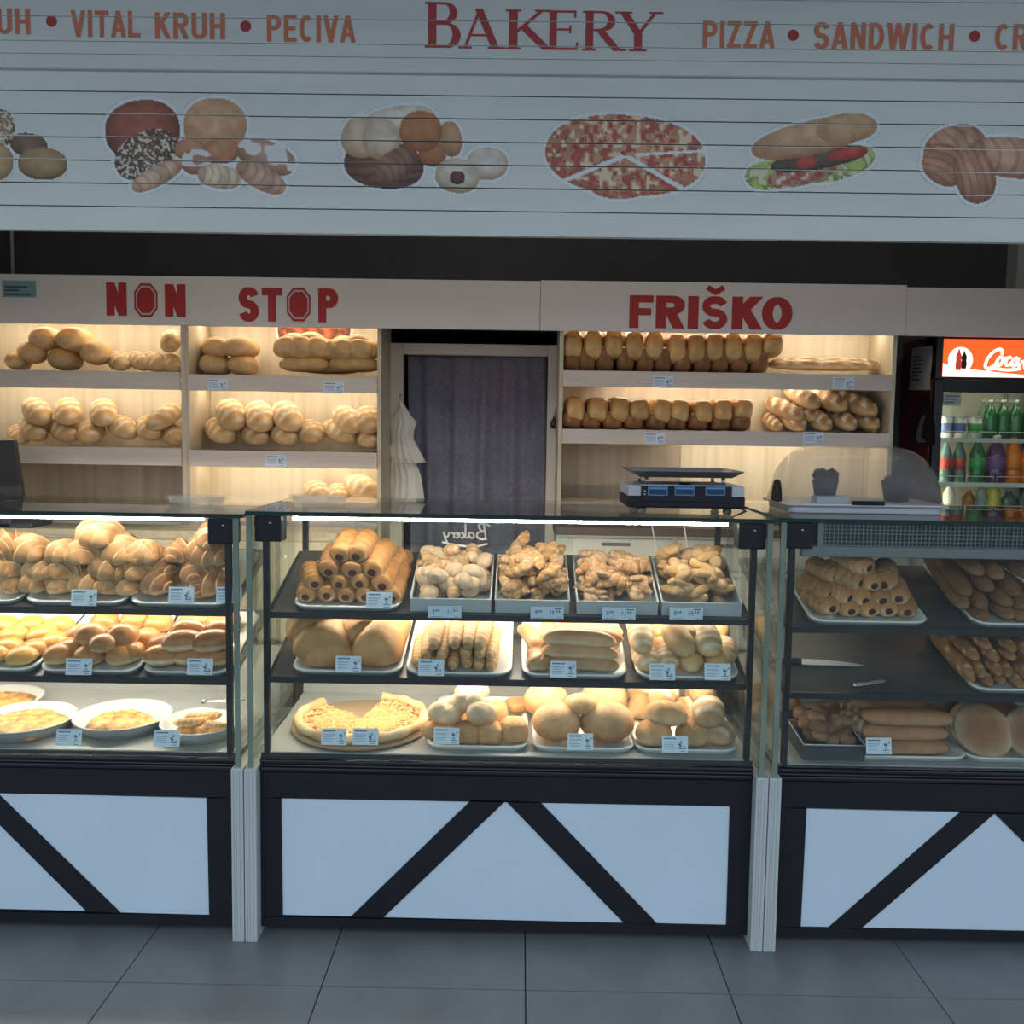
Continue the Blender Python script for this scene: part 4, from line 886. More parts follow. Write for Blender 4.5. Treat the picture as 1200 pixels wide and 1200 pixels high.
tray(S['L1'], -60, 22, 708, .42, 'white tray at the left frame edge under the topmost croissants, left case')
tray(S['L1'], 24, 146, 710, .42, 'white tray under the big croissant mound in the middle of the left case')
tray(S['L1'], 149, 270, 710, .42, 'white tray under the darker croissants at the right of the left case')
tray(S['L2'], -80, 39, 790, .42, 'white tray under the yellowish buns at the left frame edge')
tray(S['L2'], 40, 160, 792, .42, 'white tray under the round buns in the middle of the left case')
tray(S['L2'], 163, 268, 793, .42, 'white tray under the oval doughnuts in the left case')
tray(S['M1'], 343, 470, 712, .36, 'white tray under the sausage rolls on the top shelf of the middle case')
tray(S['M2'], 341, 471, 788, .42, 'white tray under the large flat loaves in the middle case')
tray(S['M2'], 474, 600, 792, .42, 'white tray under the slim bread sticks in the middle case')
tray(S['M2'], 611, 736, 795, .42, 'white tray under the long hot-dog buns lying sideways')
tray(S['M2'], 746, 868, 798, .42, 'white tray under the plump oval rolls in the middle case')
tray(S['MD'], 500, 619, 873, .50, 'white tray under the floury rolls beside the pizza')
tray(S['MD'], 624, 743, 877, .50, 'white tray under the big round loaves on the bottom deck')
tray(S['MD'], 745, 865, 881, .50, 'white tray under the oval loaves at the right end of the bottom deck')
tray(S['R1'], 948, 1087, 729, .36, 'white tray under the filled rolls on the top shelf of the unlit case')
tray(S['R1'], 1142, 1270, 735, .46, 'white tray under the dark breadsticks on the top shelf of the unlit case')
tray(S['R2'], 1140, 1268, 811, .44, 'white tray under the breadsticks on the middle shelf of the unlit case')
tray(S['RD'], 997, 1131, 887, .46, 'white tray under the three long loaves in the unlit case')
tray(S['RD'], 1132, 1275, 889, .46, 'white tray under the round flatbreads in the unlit case')

def open_box(w, d, h, t=.004, fh=None):
    fh = fh or h; mb = MB()
    mb.box(-w/2, w/2, -d/2, d/2, 0, t); mb.box(-w/2, w/2, -d/2, -d/2+t, t, fh); mb.box(-w/2, w/2, d/2-t, d/2, t, h+.02)
    for sx in (-w/2, w/2-t): mb.add([(sx, -d/2+t, t), (sx+t, -d/2+t, t), (sx+t, d/2-t, t), (sx, d/2-t, t), (sx, -d/2+t, fh), (sx+t, -d/2+t, fh), (sx+t, d/2-t, h+.02), (sx, d/2-t, h+.02)], [(0, 3, 2, 1), (4, 5, 6, 7), (0, 1, 5, 4), (1, 2, 6, 5), (2, 3, 7, 6), (3, 0, 4, 7)])
    return mb
def rim(w, d, h):
    mb = MB(); q = [(-w/2, -d/2, h), (w/2, -d/2, h), (w/2, d/2, h+.02), (-w/2, d/2, h+.02)]
    for a, b in zip(q, q[1:]+q[:1]): mb.tube([a, b], .0022, 6)
    return mb
boxes = []
for k, (a, b, py, lab) in enumerate(((480, 575, 720, 'first white biscuit box from the left, holding small pale rolls'), (580, 667, 721, 'second white biscuit box, heaped with ribbed pastry horns'), (676, 771, 722, 'third white biscuit box, holding flat twisted pastries'), (776, 869, 723, 'fourth white biscuit box at the right end, heaped with almond biscuits'))):
    pl = S['M1']; A, B = pl.hit(a, py, .004), pl.hit(b, py, .004); w_ = B[0]-A[0]
    P = pl.pt((A[0]+B[0])/2, .012+.15, .0008)
    o = put(open_box(w_, .30, .045).mesh('biscuit_box', M['boxw']), 'biscuit_box', P, rotm(0, tilt=pl.t), label=lab, cat='box', group='biscuit boxes on the top shelf of the middle case')
    r_ = rim(w_, .30, .046).build('box_rim', M['wire'], o, True)
    boxes.append((pl, (A[0]+B[0])/2, w_))

# small biscuits, heaped
def horn(name, seed, ribs=6):
    return bread(name, .062, .032, .030, 2.4, 1.6, 2, .8, ridge=(ribs, .22, 1), noise=.05, seed=seed, top=np.array((.62, .40, .22)), bot=np.array((.66, .48, .30)), nu=12, nv=18, m='dusty')
bis = [[bread('small_roll_a', .058, .044, .042, 2.2, 2, 2.1, .85, noise=.09, seed=101, top=np.array((.64, .46, .30)), bot=np.array((.66, .50, .36)), nu=12, nv=12, m='dusty'), bread('small_roll_b', .066, .036, .034, 2.4, 1.7, 2.1, .85, ridge=(4, .15, 1), seed=102, top=np.array((.62, .42, .24)), bot=np.array((.62, .46, .32)), nu=12, nv=14, m='dusty')],
       [horn('pastry_horn_a', 103, 7), bread('pastry_horn_b', .075, .036, .030, 1.8, 1.3, 2, .8, ridge=(8, .2, 2), noise=.06, seed=104, top=np.array((.58, .33, .14)), bot=np.array((.60, .42, .24)), nu=12, nv=18, m='dusty')],
       [bread('twist_a', .080, .040, .020, 3, 2, 2.4, .9, bend=.10, ridge=(5, .12, 1), noise=.10, seed=105, top=np.array((.62, .42, .26)), bot=np.array((.62, .44, .28)), nu=12, nv=16, m='dusty'), croissant('twist_b', .075, .014, 120, 5, m='dusty', top=np.array((.62, .42, .26)))],
       [bread('almond_biscuit_a', .048, .040, .028, 2.2, 2, 2.4, .8, noise=.14, seed=106, top=np.array((.66, .42, .22)), bot=np.array((.62, .36, .17)), nu=12, nv=12, m='dusty'), bread('almond_biscuit_b', .066, .026, .026, 2.6, 2, 2.4, .8, noise=.14, bend=.12, seed=107, top=np.array((.62, .37, .16)), bot=np.array((.64, .42, .22)), nu=12, nv=12, m='dusty')]]
bdesc = ['pale roll', 'ribbed horn', 'flat twist', 'knobbly biscuit']
bname = ['small_roll', 'pastry_horn', 'pastry_twist', 'almond_biscuit']
hts = [.045, .085, .05, .08]
for k, (pl, xc, w_) in enumerate(boxes):
    n = [75, 88, 77, 99][k]; spots = []
    for i in range(n):
        u, v = random.uniform(-.45, .45)*(.86 if k == 2 else .96), random.uniform(-.42, .45); lay = i/n
        top = (1-(abs(u)*1.9)**3)*(1-max(0, -v*1.7)**2.5*.75)*hts[k]
        spots.append((v, u, .028+lay*max(.018, .030+top), i))
    spots.sort(); per = 11
    for r0 in range(0, n, per):
        for c0, (v, u, dz, i) in enumerate(sorted(spots[r0:r0+per], key=lambda q: q[1])):
            R_ = rotm(random.uniform(0, 360), random.uniform(-35, 35), random.uniform(-40, 40), pl.t); sv = (random.uniform(1.1, 1.35),)*3; me_ = bis[k][i % 2]
            P = settle(me_, pl.pt(xc+u*(w_-.03), .012+.15+v*.27, dz), R_, sv, pl)
            put(me_, bname[k], P, R_, sv, f'{bdesc[k]}, {ORD[c0]} from left in {ORD[r0//per]} row from front, {ORD[k]} biscuit box', 'biscuit', f'biscuits in box {["one", "two", "three", "four"][k]}')

# ------------------------------------------------------------------ croissants and buns, left case
cro = [croissant(f'croissant_{k}', .128, .050, 95+25*k, 7, top=np.array((.58, .30, .13)), dark=np.array((.30, .105, .04))) for k in range(3)]
crop = [croissant(f'pale_croissant_{k}', .128, .052, 95+25*k, 6, top=np.array((.70, .42, .18)), dark=np.array((.44, .19, .07))) for k in range(3)]
heap(S['L1'], crop, 'croissant', [(8, 697, 0, -70), (24, 690, 0, -105), (2, 676, 1, -50), (28, 668, 1, -120, 0, 1.15), (55, 664, 1, -85), (10, 650, 2, -135, 0, 1.2), (38, 648, 2, -60)], .062, 'pale croissant', 'the far left heap', 'croissant', 'croissants at the left edge of the left case', step=.85)
heap(S['L1'], crop, 'croissant', [(41, 693, 0, -70, 0, .95), (67, 700, 0, -105, 0, .9), (97, 697, 0, -50, 0, .9), (132, 697, 0, -120, 0, .95), (153, 698, 0, -85, 0, .8), (81, 676, 1, -135, 0, 1.12), (128, 674, 1, -60, 0, 1.05), (57, 672, 1, -70, 0, .8), (160, 683, 1, -105, 0, .9), (71, 656, 2, -50, 0, .85), (105, 653, 2, -120, 0, 1.05), (143, 653, 2, -85, 0, 1.05), (166, 664, 2, -135, 0, .9), (172, 652, 2, -60, 0, .9), (121, 633, 3, -70, 0, 1.15)], .062, 'croissant', 'the tall mound, left case', 'croissant', 'croissants in the middle mound of the left case', step=.82)
heap(S['L1'], cro, 'croissant', [(191, 690, 0, -70, 0, 1.12), (235, 700, 0, -105, 0, .8), (262, 688, 0, -50, 0, 1.05), (232, 683, 1, -120, 0, 1.02), (205, 661, 1, -85, 0, 1.05), (218, 651, 2, -135, 0, .9), (243, 655, 2, -60, 0, 1.1), (267, 660, 2, -70, 0, .8), (264, 640, 3, -105, 0, 1.)], .062, 'browned croissant', 'the heap by the post', 'croissant', 'browned croissants at the right of the left case', step=.82)
bun = [bread(f'bun_{k}', .100, .094, .072, 2.1, 2., 2.1, .75, noise=.03, m='glaze', seed=120+k, top=np.array((.50, .22, .075)), bot=np.array((.84, .62, .34)), edge=(-.22, .16)) for k in range(3)]
bunp = [bread(f'pale_bun_{k}', .104, .096, .058, 2.1, 2., 2.1, .75, noise=.03, m='glaze', seed=130+k, top=np.array((.64, .31, .075)), bot=np.array((.84, .60, .27)), edge=(-.2, .25)) for k in range(2)]
heap(S['L2'], bunp, 'bun', [(18, 779, 0, 0), (-10, 772, 0, 40), (10, 761, 0, 20), (40, 762, 0, 70), (64, 755, 0, 10), (16, 746, 0, 30, 0, .95), (50, 745, 0, 50), (5, 734, 0, 0), (36, 734, 0, 20), (69, 734, 0, 40)], .046, 'flat yellow bun', 'the first bun tray', 'bun', 'flat yellow buns on the left tray')
heap(S['L2'], bun, 'bun', [(61, 779, 0, 0), (98, 779, 0, 30), (135, 780, 0, 10), (81, 763, 0, 50), (120, 762, 0, 20), (153, 767, 0, 70), (172, 751, 0, 0), (95, 746, 0, 0), (123, 731, 0, 0), (158, 729, 0, 0), (187, 733, 0, 0), (107, 744, 1, 30, 0, 1.08), (144, 745, 1, 10, 0, 1.08), (112, 766, 1, 40, 0, .9)], .055, 'round brown bun', 'the middle bun tray', 'bun', 'round brown buns on the middle tray')
dough = [bread(f'doughnut_{k}', .125, .088, .070, 2.3, 2., 2.1, .9, noise=.02, m='glaze', seed=140+k, top=np.array((.48, .20, .07)), bot=np.array((.52, .25, .09)), side=(.86, .68, .42), edge=(-.1, .3)) for k in range(3)]
heap(S['L2'], dough, 'doughnut', [(185, 779, 0, 0), (220, 779, 0, 10), (262, 780, 0, 0), (196, 757, 0, 20), (232, 758, 0, 0), (229, 731, 0, 0), (262, 731, 0, 20), (212, 755, 1, 8, 0, 1.08), (257, 756, 1, 12, 0, 1.12), (222, 739, 1, -5, 0, 1.05), (262, 738, 1, 5, 0, .95)], .062, 'oval pale-waisted doughnut', 'the right bun tray', 'doughnut', 'oval doughnuts on the right tray')
# ------------------------------------------------------------------ middle case
def cap(name, x, r, m):
    mb = MB(); n = 14; mb.v = [(x, r*math.cos(2*PI*k/n), r*math.sin(2*PI*k/n)*.9) for k in range(n)]+[(x+.003, 0, 0)]; mb.f = [(k, (k+1) % n, n) for k in range(n)]
    return mb.mesh(name, m, True)
def croll(k, m='glaze', top=GOLD, L=.135, W=.064): return bread(f'filled_roll_{k}', L, W, W*.93, 6, 2.6, 2., .95, ridge=(5, .24, 1), noise=.02, m=m, seed=150+k, top=top, bot=PALE, nu=20, nv=30, holes=True)
sroll = [croll(k, top=np.array((.58, .29, .10))) for k in range(3)]
sfill = cap('filling', .0675, .0130, M['meat'])
heap(S['M1'], sroll, 'sausage_roll', [(358, 703, 0, -88), (382, 704, 0, -90), (405, 704, 0, -92), (427, 703, 0, -90), (463, 694, 0, -95, 0, .95), (467, 677, 0, -95, 0, .95), (470, 662, 0, -95, 0, .95), (360, 688, 1, -75), (395, 694, 1, -92, 0, .95), (419, 694, 1, -88), (447, 687, 1, -95, 0, 1.1), (453, 672, 1, -98), (460, 657, 1, -98), (382, 674, 2, -86, 6, 1.1), (408, 674, 2, -90, 6, 1.08), (437, 671, 2, -100, 4, 1.15), (446, 650, 2, -102, 4, 1.1), (400, 651, 3, -100, 4, 1.1), (421, 649, 3, -94, 4, 1.12)], .058, 'sausage roll', 'the sausage roll tray', 'sausage roll', 'sausage rolls in the middle case', kids=(('filling', sfill),), step=.80)
big = [bread(f'large_flat_loaf_{k}',   .26, .19, .125, 7, 3., 1.95, .22, noise=.02, m='crust', seed=160+k, top=np.array((.62, .33, .13)), bot=np.array((.57, .28, .115))) for k in range(2)]
for px, py, dz, R, s_, lab in ((381, 780, .018, rotm(-84, 0, 0, TL), (.75, .92, 1.15), 'front large flat loaf at the left of its tray, behind the tag'), (374, 764, .05, rotm(-80, 0, 0, TL), (.6, 1.0, 1.35), 'large flat loaf leaning just behind the front left one'), (366, 739, .07, rotm(-70, 0, 0, TL), (.5, .9, 1.4), 'large flat loaf at the back left of its tray'), (440, 778, .022, rotm(-92, 0, 0, TL), (1.25, .90, 1.6), 'biggest smooth loaf with a rounded blunt front, right half of its tray'), (425, 738, .07, rotm(-60, 0, 0, TL), (.5, .8, 1.), 'large flat loaf at the back between the two front ones')):
    putp(S['M2'], big[0], 'large_flat_loaf', S['M2'].hit(px, py, dz), R, s_, lab, 'bread loaf', 'large flat loaves in the middle case')
stick = [bread(f'bread_stick_{k}', .22, .042, .040, 5, 1.8, 2.1, .8, ridge=(9, .06, 1), noise=.03, m='crust', seed=170+k, top=np.array((.66, .44, .22)), bot=PALE, nv=30) for k in range(3)]
heap(S['M2'], stick, 'bread_stick', [(490, 771, 0, -92), (505, 773, 0, -90), (518, 776, 0, -90), (532, 777, 0, -90), (546, 777, 0, -91), (561, 777, 0, -90), (577, 775, 0, -94), (500, 760, 1, -88), (520, 763, 1, -90), (545, 766, 1, -90), (561, 767, 1, -92), (577, 768, 1, -94), (511, 743, 2, -85, 0, 1.1), (533, 748, 2, -92, 0, 1.15), (551, 746, 2, -94, 0, 1.15), (567, 750, 2, -94, 0, 1.2)], .038, 'slim bread stick', 'the bread stick tray', 'bread stick', 'slim bread sticks in the middle case', step=.9)
hot = [bread(f'hot_dog_bun_{k}', .235, .062, .058, 4, 1.8, 2.1, .8, noise=.02, bend=-.25, m='glaze', seed=180+k, top=np.array((.56, .29, .14)), bot=np.array((.74, .50, .30)), side=(.76, .55, .34), nv=28) for k in range(2)]
heap(S['M2'], hot, 'hot_dog_bun', [(684, 786, 0, -4), (686, 752, 0, -5), (690, 738, 0, -6), (681, 773, 1, -5, 0, 1.05), (690, 744, 1, -8, 0, .98), (680, 758, 2, -6, 0, 1.02)], .052, 'long hot-dog bun', 'the sideways bun tray', 'bun', 'hot-dog buns in the middle case', jitter=False, step=.75)
heap(S['M2'], hot, 'hot_dog_bun', [(628, 776, 0, -85, 0, (.45, 1., 1.)), (637, 776, 0, -95, 0, (.42, .8, .9)), (622, 748, 0, -70, 0, (.6, .9, 1.)), (640, 741, 0, -100, 0, (.6, .9, 1))], .052, 'short roll pointing forward', 'the sideways bun tray', 'bun', 'short rolls on the hot-dog bun tray')
oval = [bread(f'oval_roll_{k}', .150, .086, .072, 2.6, 1.9, 2.1, .75, noise=.03, slashes=0 if k else 5, sl_ang=.2, sdepth=.03, m='crust', seed=190+k, top=np.array((.66, .40, .18)), bot=PALE) for k in range(3)]
heap(S['M2'], oval, 'oval_roll', [(759, 784, 0, -88), (785, 784, 0, -90), (813, 784, 0, -92), (844, 782, 0, -95), (776, 762, 0, -90, 0, .9), (852, 762, 0, -98), (770, 736, 0, -75, 0, .9), (788, 735, 0, -75, 0, .9), (823, 735, 0, -80, 0, .9), (842, 735, 0, -80, 0, .9), (754, 757, 1, -90, 0, (1.5, 1., 1.)), (807, 742, 1, -80, 0, 1.), (798, 758, 1, -70, 8, 1.12), (830, 757, 1, -85, 8, 1.14)], .066, 'plump oval roll', 'the oval roll tray', 'bread roll', 'plump oval rolls in the middle case', step=.85)
# pizza on its board
pz = S['MD']; pc_ = pz.hit(424, 841, .03); pd = float((pc_-pz.o)@pz.ey); pR = .232
pb_ = empty('pizza_board', pz.pt(pc_[0], pd, .001), 'round brown wooden board under the pizza', 'board')
pb_.rotation_euler = (TD, 0, 0)
pbm = MB().lathe([(0, 0), (pR-.002, 0), (pR+.006, .004), (pR+.006, .010), (pR-.001, .014), (0, .014)], 48).build('board', M['board'], pb_, True)
pzr = empty('pizza', pz.pt(pc_[0], pd, .0155), 'large cheese pizza with two slices missing at the back', 'pizza'); pzr.rotation_euler = (TD, 0, 0)
A0, A1 = math.radians(138), math.radians(438)       # where the pizza is; the gap lies at the back
def wedge(r0, r1, z0, z1, n=44, k=6, bumpy=0.):
    mb = MB(); vs = []
    for i in range(n+1):
        a = A0+(A1-A0)*i/n
        for j in range(k+1):
            r = r0+(r1-r0)*j/k; z = z1+bumpy*math.sin(a*23+r*90)*math.sin(r*140+a*5)
            vs.append((r*math.cos(a), r*math.sin(a), z))
    m_ = len(vs); vs += [(x, y, z0) for x, y, z in vs]; f = []
    for i in range(n):
        for j in range(k):
            q = (i*(k+1)+j, i*(k+1)+j+1, (i+1)*(k+1)+j+1, (i+1)*(k+1)+j); f.append(q); f.append(tuple(x+m_ for x in q[::-1]))
    for i in range(n):
        for j in (0, k):
            a, b = i*(k+1)+j, (i+1)*(k+1)+j; f.append((a, b, b+m_, a+m_))
    for i in (0, n):
        for j in range(k):
            a, b = i*(k+1)+j, i*(k+1)+j+1; f.append((a, b, b+m_, a+m_))
    return mb.add(vs, f)
wedge(.004, pR-.02, 0, .014, bumpy=.0014).build('dough', M['pizza'], pzr, True)
cp = [((pR-.018)*math.cos(a), (pR-.018)*math.sin(a), .0195) for a in np.linspace(A0, A1, 60)]
mbc = MB().tube(cp, [.016+.003*math.sin(i*1.3) for i in range(60)], 10)
colc = [mixc(np.array((.78, .58, .34)), np.array((.55, .28, .10)), np.array(.3+.3*math.sin(i*.7))) for i in range(60) for j in range(10)]
mbc.build('crust', M['crust'], pzr, True, attr=np.array(colc))
chm = MB(); sau = MB()
for i in range(620):
    a = random.uniform(A0+.05, A1-.05); r = pR*.86*math.sqrt(random.uniform(.02, 1)); t = random.uniform(0, PI); l = random.uniform(.008, .02)
    x, y = r*math.cos(a), r*math.sin(a); dx, dy = l*math.cos(t)/2, l*math.sin(t)/2
    chm.tube([(x-dx, y-dy, .0155), (x, y, .0178+random.uniform(0, .002)), (x+dx, y+dy, .0155)], .0019, 4)
for i in range(95):
    a = random.uniform(A0+.06, A1-.06); r = pR*.86*(random.uniform(.45, 1)**.4); sau.lathe([(.0, .0), (random.uniform(.008, .017), .0012), (0, .0032)], 9, (r*math.cos(a), r*math.sin(a), .0146), 1, random.uniform(.6, 1))
tag(sau.build('sauce', M['sauce'], pzr, True), kind='stuff'); tag(chm.build('grated_cheese', M['cheese'], pzr), kind='stuff')
# floury rolls beside the pizza
soft = [clump(f'floury_roll_{k}', [(-.018, 0, 0, .040, 1.1), (.022, .006, .004, .038, 1.05), (0, -.018, -.004, .036, 1.2)][:2+k % 2], top=np.array((.76, .55, .36)), bot=np.array((.70, .46, .27)), m='dusty') for k in range(2)]
sq = [bread(f'soft_square_roll_{k}', .090, .088, .075, 3.2, 2.4, 3, .85, noise=.07, m='dusty', seed=200+k, top=np.array((.64, .35, .155)), bot=np.array((.64, .35, .155))) for k in range(2)]
heap(S['MD'], sq, 'floury_roll', [(507, 856, 0, 30, 0, .8), (523, 862, 0, 0, 0, .9), (548, 862, 0, 0), (573, 863, 0, 10), (602, 858, 0, 5, 0, 1.08), (606, 826, 0, 20, 0, (1., .9, .6)), (580, 835, 0, 0), (556, 838, 0, 0), (526, 836, 0, 0)], .072, 'square floury roll', 'the tray by the pizza', 'bread roll', 'square floury rolls beside the pizza', step=.8)
for px, py, dz, me_, s_, yw, lab in ((523, 834, .10, soft[1], 1.02, 20, 'lumpy floury roll on top at the left of the pile beside the pizza'), (547, 824, .125, soft[0], .98, -20, 'lumpy floury roll highest on the pile beside the pizza'), (562, 846, .105, soft[1], 1.05, 70, 'lumpy floury roll hanging at the front of the pile beside the pizza'), (553, 812, .10, soft[0], 1., 0, 'brightly lit floury roll at the back of the pile beside the pizza')):
    putp(S['MD'], me_, 'floury_roll', S['MD'].hit(px, py, dz), rotm(yw, 0, 0, TD), (s_,)*3, lab, 'bread roll', 'lumpy floury rolls beside the pizza')
rnd = [bread(f'round_loaf_{k}', .185, .175, .145, 2.2, 2., 2.2, .75, noise=.035, m='dusty', seed=210+k, top=np.array((.68, .42, .22)), bot=np.array((.60, .31, .135)), side=(.60, .31, .135), edge=(-.1, .8)) for k in range(2)]
for px, py, dz, s_, lab in ((653, 850, .062, .92, 'big round floury loaf, front left of the two beside the centre tag'), (712, 850, .062, .98, 'big round floury loaf, front right of the two beside the centre tag'), (640, 822, .06, .9, 'big round loaf at the back left under the bright strip'), (708, 820, .06, .95, 'big round loaf at the back right under the bright strip'), (681, 826, .12, (.6, .65, .5), 'floury loaf resting on top of the four big round ones')):
    putp(S['MD'], rnd[0], 'round_loaf', S['MD'].hit(px, py, dz), rotm(random.uniform(0, 90), 0, 0, TD), (s_,)*3 if np.isscalar(s_) else s_, lab, 'bread loaf', 'big round loaves on the bottom deck')
ovl = [bread(f'oval_loaf_{k}', .15, .10, .088, 2.5, 1.9, 2.1, .8, noise=.04, m='dusty', slashes=3 if k == 0 else 0, sl_ang=.1, sdepth=.04, seed=220+k, top=np.array((.60, .33, .145)), bot=np.array((.72, .48, .27))) for k in range(3)]
heap(S['MD'], ovl, 'oval_loaf', [(766, 860, 0, 0, 0, (.8, 1.1, 1.05)), (813, 862, 0, 0, 0, (.8, 1.1, 1.05)), (846, 862, 0, 60, 0, .9), (753, 828, 0, 70), (806, 832, 0, 0), (752, 812, 0, 60), (822, 812, 0, 70), (781, 838, 1, -15, 0, (.95, 1.1, 1.)), (830, 835, 1, 75, 0, 1.1), (778, 815, 1, 50, 0, (.8, 1, 1)), (824, 812, 1, 75, 0, .9)], .084, 'oval loaf', 'the rightmost bottom tray, middle case', 'bread loaf', 'oval loaves at the right end of the bottom deck', step=.78)
# ------------------------------------------------------------------ pans with pies, left case
panm = MB().lathe([(0, 0), (.130, 0), (.150, .034), (.157, .041), (.161, .042), (.157, .045), (.148, .037), (.129, .006), (0, .006)], 48).mesh('baking_pan', M['pan'], True)
def pie_mesh(name, r, h, seed, frac=1.):
    mb = MB(); R_ = np.random.default_rng(seed); n, k = 44, 9; mb.v.append((0, 0, h))
    for j in range(1, k+1):
        for i in range(n):
            a = 2*PI*i/n; q = r*j/k*(1+.05*math.sin(a*5+seed)+.03*math.sin(a*11)); z = h*(1-(j/k)**5)+.005*math.sin(q*160+a*3)*math.sin(a*7+seed)
            mb.v.append((q*math.cos(a), q*math.sin(a)*frac, max(z, .0)))
    for i in range(n): mb.f.append((0, 1+i, 1+(i+1) % n))
    for j in range(k-1):
        for i in range(n): mb.f.append((1+j*n+i, 1+(j+1)*n+i, 1+(j+1)*n+(i+1) % n, 1+j*n+(i+1) % n))
    mb.f.append(tuple(1+(k-1)*n+i for i in range(n-1, -1, -1)))
    return mb.mesh(name, M['pie'], True)
pans = []
for k, (px, py, lab, pl_, r, h, fr) in enumerate(((30, 841, 'full round cheese pie in the white pan beside the left frame edge', 0, .138, .034, 1.), (144, 838, 'half-eaten flaky pie in the middle white pan', 1, .120, .036, .80), (236, 846, 'last pieces of rolled pie in the white pan with tongs', 2, .088, .034, .62), (-5, 815, 'browned pie in the shallow pan at the back left corner', 3, .13, .018, 1.))):
    P = S['LD'].hit(px, py, .04); d_ = float((P-S['LD'].o)@S['LD'].ey)
    b = S['LD'].pt(P[0], d_, .001)
    sc_ = 1.0 if k < 3 else 1.0
    pans.append(put(panm, 'baking_pan', b, rotm(0, 0, 0, TD), (1 if k != 2 else .84, 1 if k != 2 else .84, 1 if k < 3 else .7), ['white enamel pan with a full cheese pie', 'white enamel pan holding a half-eaten pie, in the middle', 'white enamel pan with tongs on its rim', 'shallow white pan at the back left corner'][k], 'pan', 'white pans on the bottom deck of the left case'))
    put(pie_mesh(f'pie_{k}', r, h, k, fr), 'pie', b+np.array([0, -.015 if fr < 1 else 0, .0065]), rotm(0, 0, 0, TD), label=lab, cat='pie', group='pies in the white pans')
rollp = [bread(f'pie_roll_{k}', .13, .04, .036, 3, 1.8, 2.1, .8, noise=.06, bend=.5, ridge=(6, .08, 2), m='crust', seed=230+k, top=np.array((.62, .36, .13)), bot=PALE) for k in range(2)]
for i, (px, py, yw, s_) in enumerate(((225, 846, 25, .9), (238, 840, 10, .95), (254, 850, -20, .8))):
    put(rollp[i % 2], 'pie_roll', S['LD'].hit(px, py, .05), rotm(yw, 0, 0, TD), (s_,)*3, 'rolled strip of pie, '+['left one', 'middle one', 'right one'][i]+' of the three in the pan with tongs', 'pie', 'pie rolls in the white pan')
# ------------------------------------------------------------------ right case
rroll = [croll(10+k, 'dusty', top=np.array((.42, .20, .085)), L=.135, W=.066) for k in range(2)]
cfill = cap('filling', .0675, .0115, M['fill'])
heap(S['R1'], rroll, 'filled_roll', [(972, 721, 0, -80), (998, 722, 0, -85), (1021, 722, 0, -90), (1045, 722, 0, -92), (1067, 722, 0, -95), (956, 705, 0, -70), (981, 701, 1, -55), (1010, 707, 1, -78), (1035, 704, 1, -90), (1060, 705, 1, -100, 0, 1.05), (956, 688, 1, -60), (992, 683, 2, -58, 0, 1.1), (1023, 686, 2, -88), (1048, 689, 2, -105, 0, 1.12), (964, 668, 2, -70, 0, .95), (1008, 669, 3, -62, 0, 1.08), (997, 659, 3, -70)], .058, 'dark-filled roll', 'the unlit case, top shelf', 'filled roll', 'filled rolls in the unlit case', kids=(('filling', cfill),), step=.80)
rod = [bread(f'breadstick_{k}', .37, .062, .056, 5, 2.5, 2.1, .8, noise=.03, m='dusty', seed=240+k, top=np.array((.24, .11, .05)), bot=np.array((.36, .18, .085)), nv=26) for k in range(3)]
heap(S['R1'], rod, 'long_breadstick', [(1152, 722, 0, -90), (1176, 722, 0, -90), (1200, 722, 0, -90), (1224, 722, 0, -90), (1128, 701, 1, -88), (1152, 706, 1, -90), (1176, 706, 1, -90), (1200, 706, 1, -90), (1138, 692, 2, -89), (1162, 693, 2, -90), (1188, 692, 2, -91), (1150, 678, 3, -88), (1174, 678, 3, -91), (1200, 676, 3, -90)], .050, 'long breadstick', 'the unlit top tray', 'breadstick', 'long breadsticks on the top tray of the unlit case', step=.85)
rod2 = [bread(f'slim_breadstick_{k}', .36, .047, .043, 5, 2.4, 2.1, .8, ridge=(7, .03, 1), noise=.02, m='dusty', seed=250+k, top=np.array((.30, .145, .065)), bot=np.array((.44, .24, .12)), nv=26) for k in range(2)]
heap(S['R2'], rod2, 'long_breadstick', [(1138, 800, 0, -90), (1157, 800, 0, -90), (1175, 800, 0, -90), (1193, 800, 0, -90), (1211, 800, 0, -90), (1126, 776, 1, -87), (1147, 782, 1, -88), (1166, 784, 1, -90), (1184, 784, 1, -91), (1202, 784, 1, -91), (1136, 766, 2, -88), (1156, 766, 2, -89), (1176, 764, 2, -90), (1196, 764, 2, -90), (1150, 752, 3, -88), (1172, 750, 3, -90), (1194, 750, 3, -90)], .040, 'slim breadstick', 'the unlit middle tray', 'breadstick', 'slim breadsticks on the middle tray of the unlit case', step=.9)
lng = [bread(f'long_loaf_{k}', .285, .080, .062, 4, 2.1, 2.1, .75, noise=.025, m='crust', seed=260+k, top=np.array((.40, .18, .08)), bot=np.array((.46, .25, .125)), nv=26) for k in range(2)]
heap(S['RD'], lng, 'long_loaf', [(1064, 880, 0, 0), (1060, 855, 0, 2), (1066, 835, 0, 0), (1070, 868, 1, 0, 0, .98), (1055, 838, 1, 0, 0, 1.), (1074, 851, 2, -2, 0, 1.02), (1040, 824, 2, 4, 0, .9)], .056, 'long smooth loaf', 'the unlit sideways stack', 'bread loaf', 'long loaves in the unlit case', jitter=False, step=.85)
sla = [bread(f'striped_roll_{k}', .16, .06, .055, 2.8, 1.7, 2.1, .8, slashes=5, sl_ang=.4, sdepth=.1, m='dusty', seed=270+k, top=np.array((.34, .18, .08))) for k in range(2)]
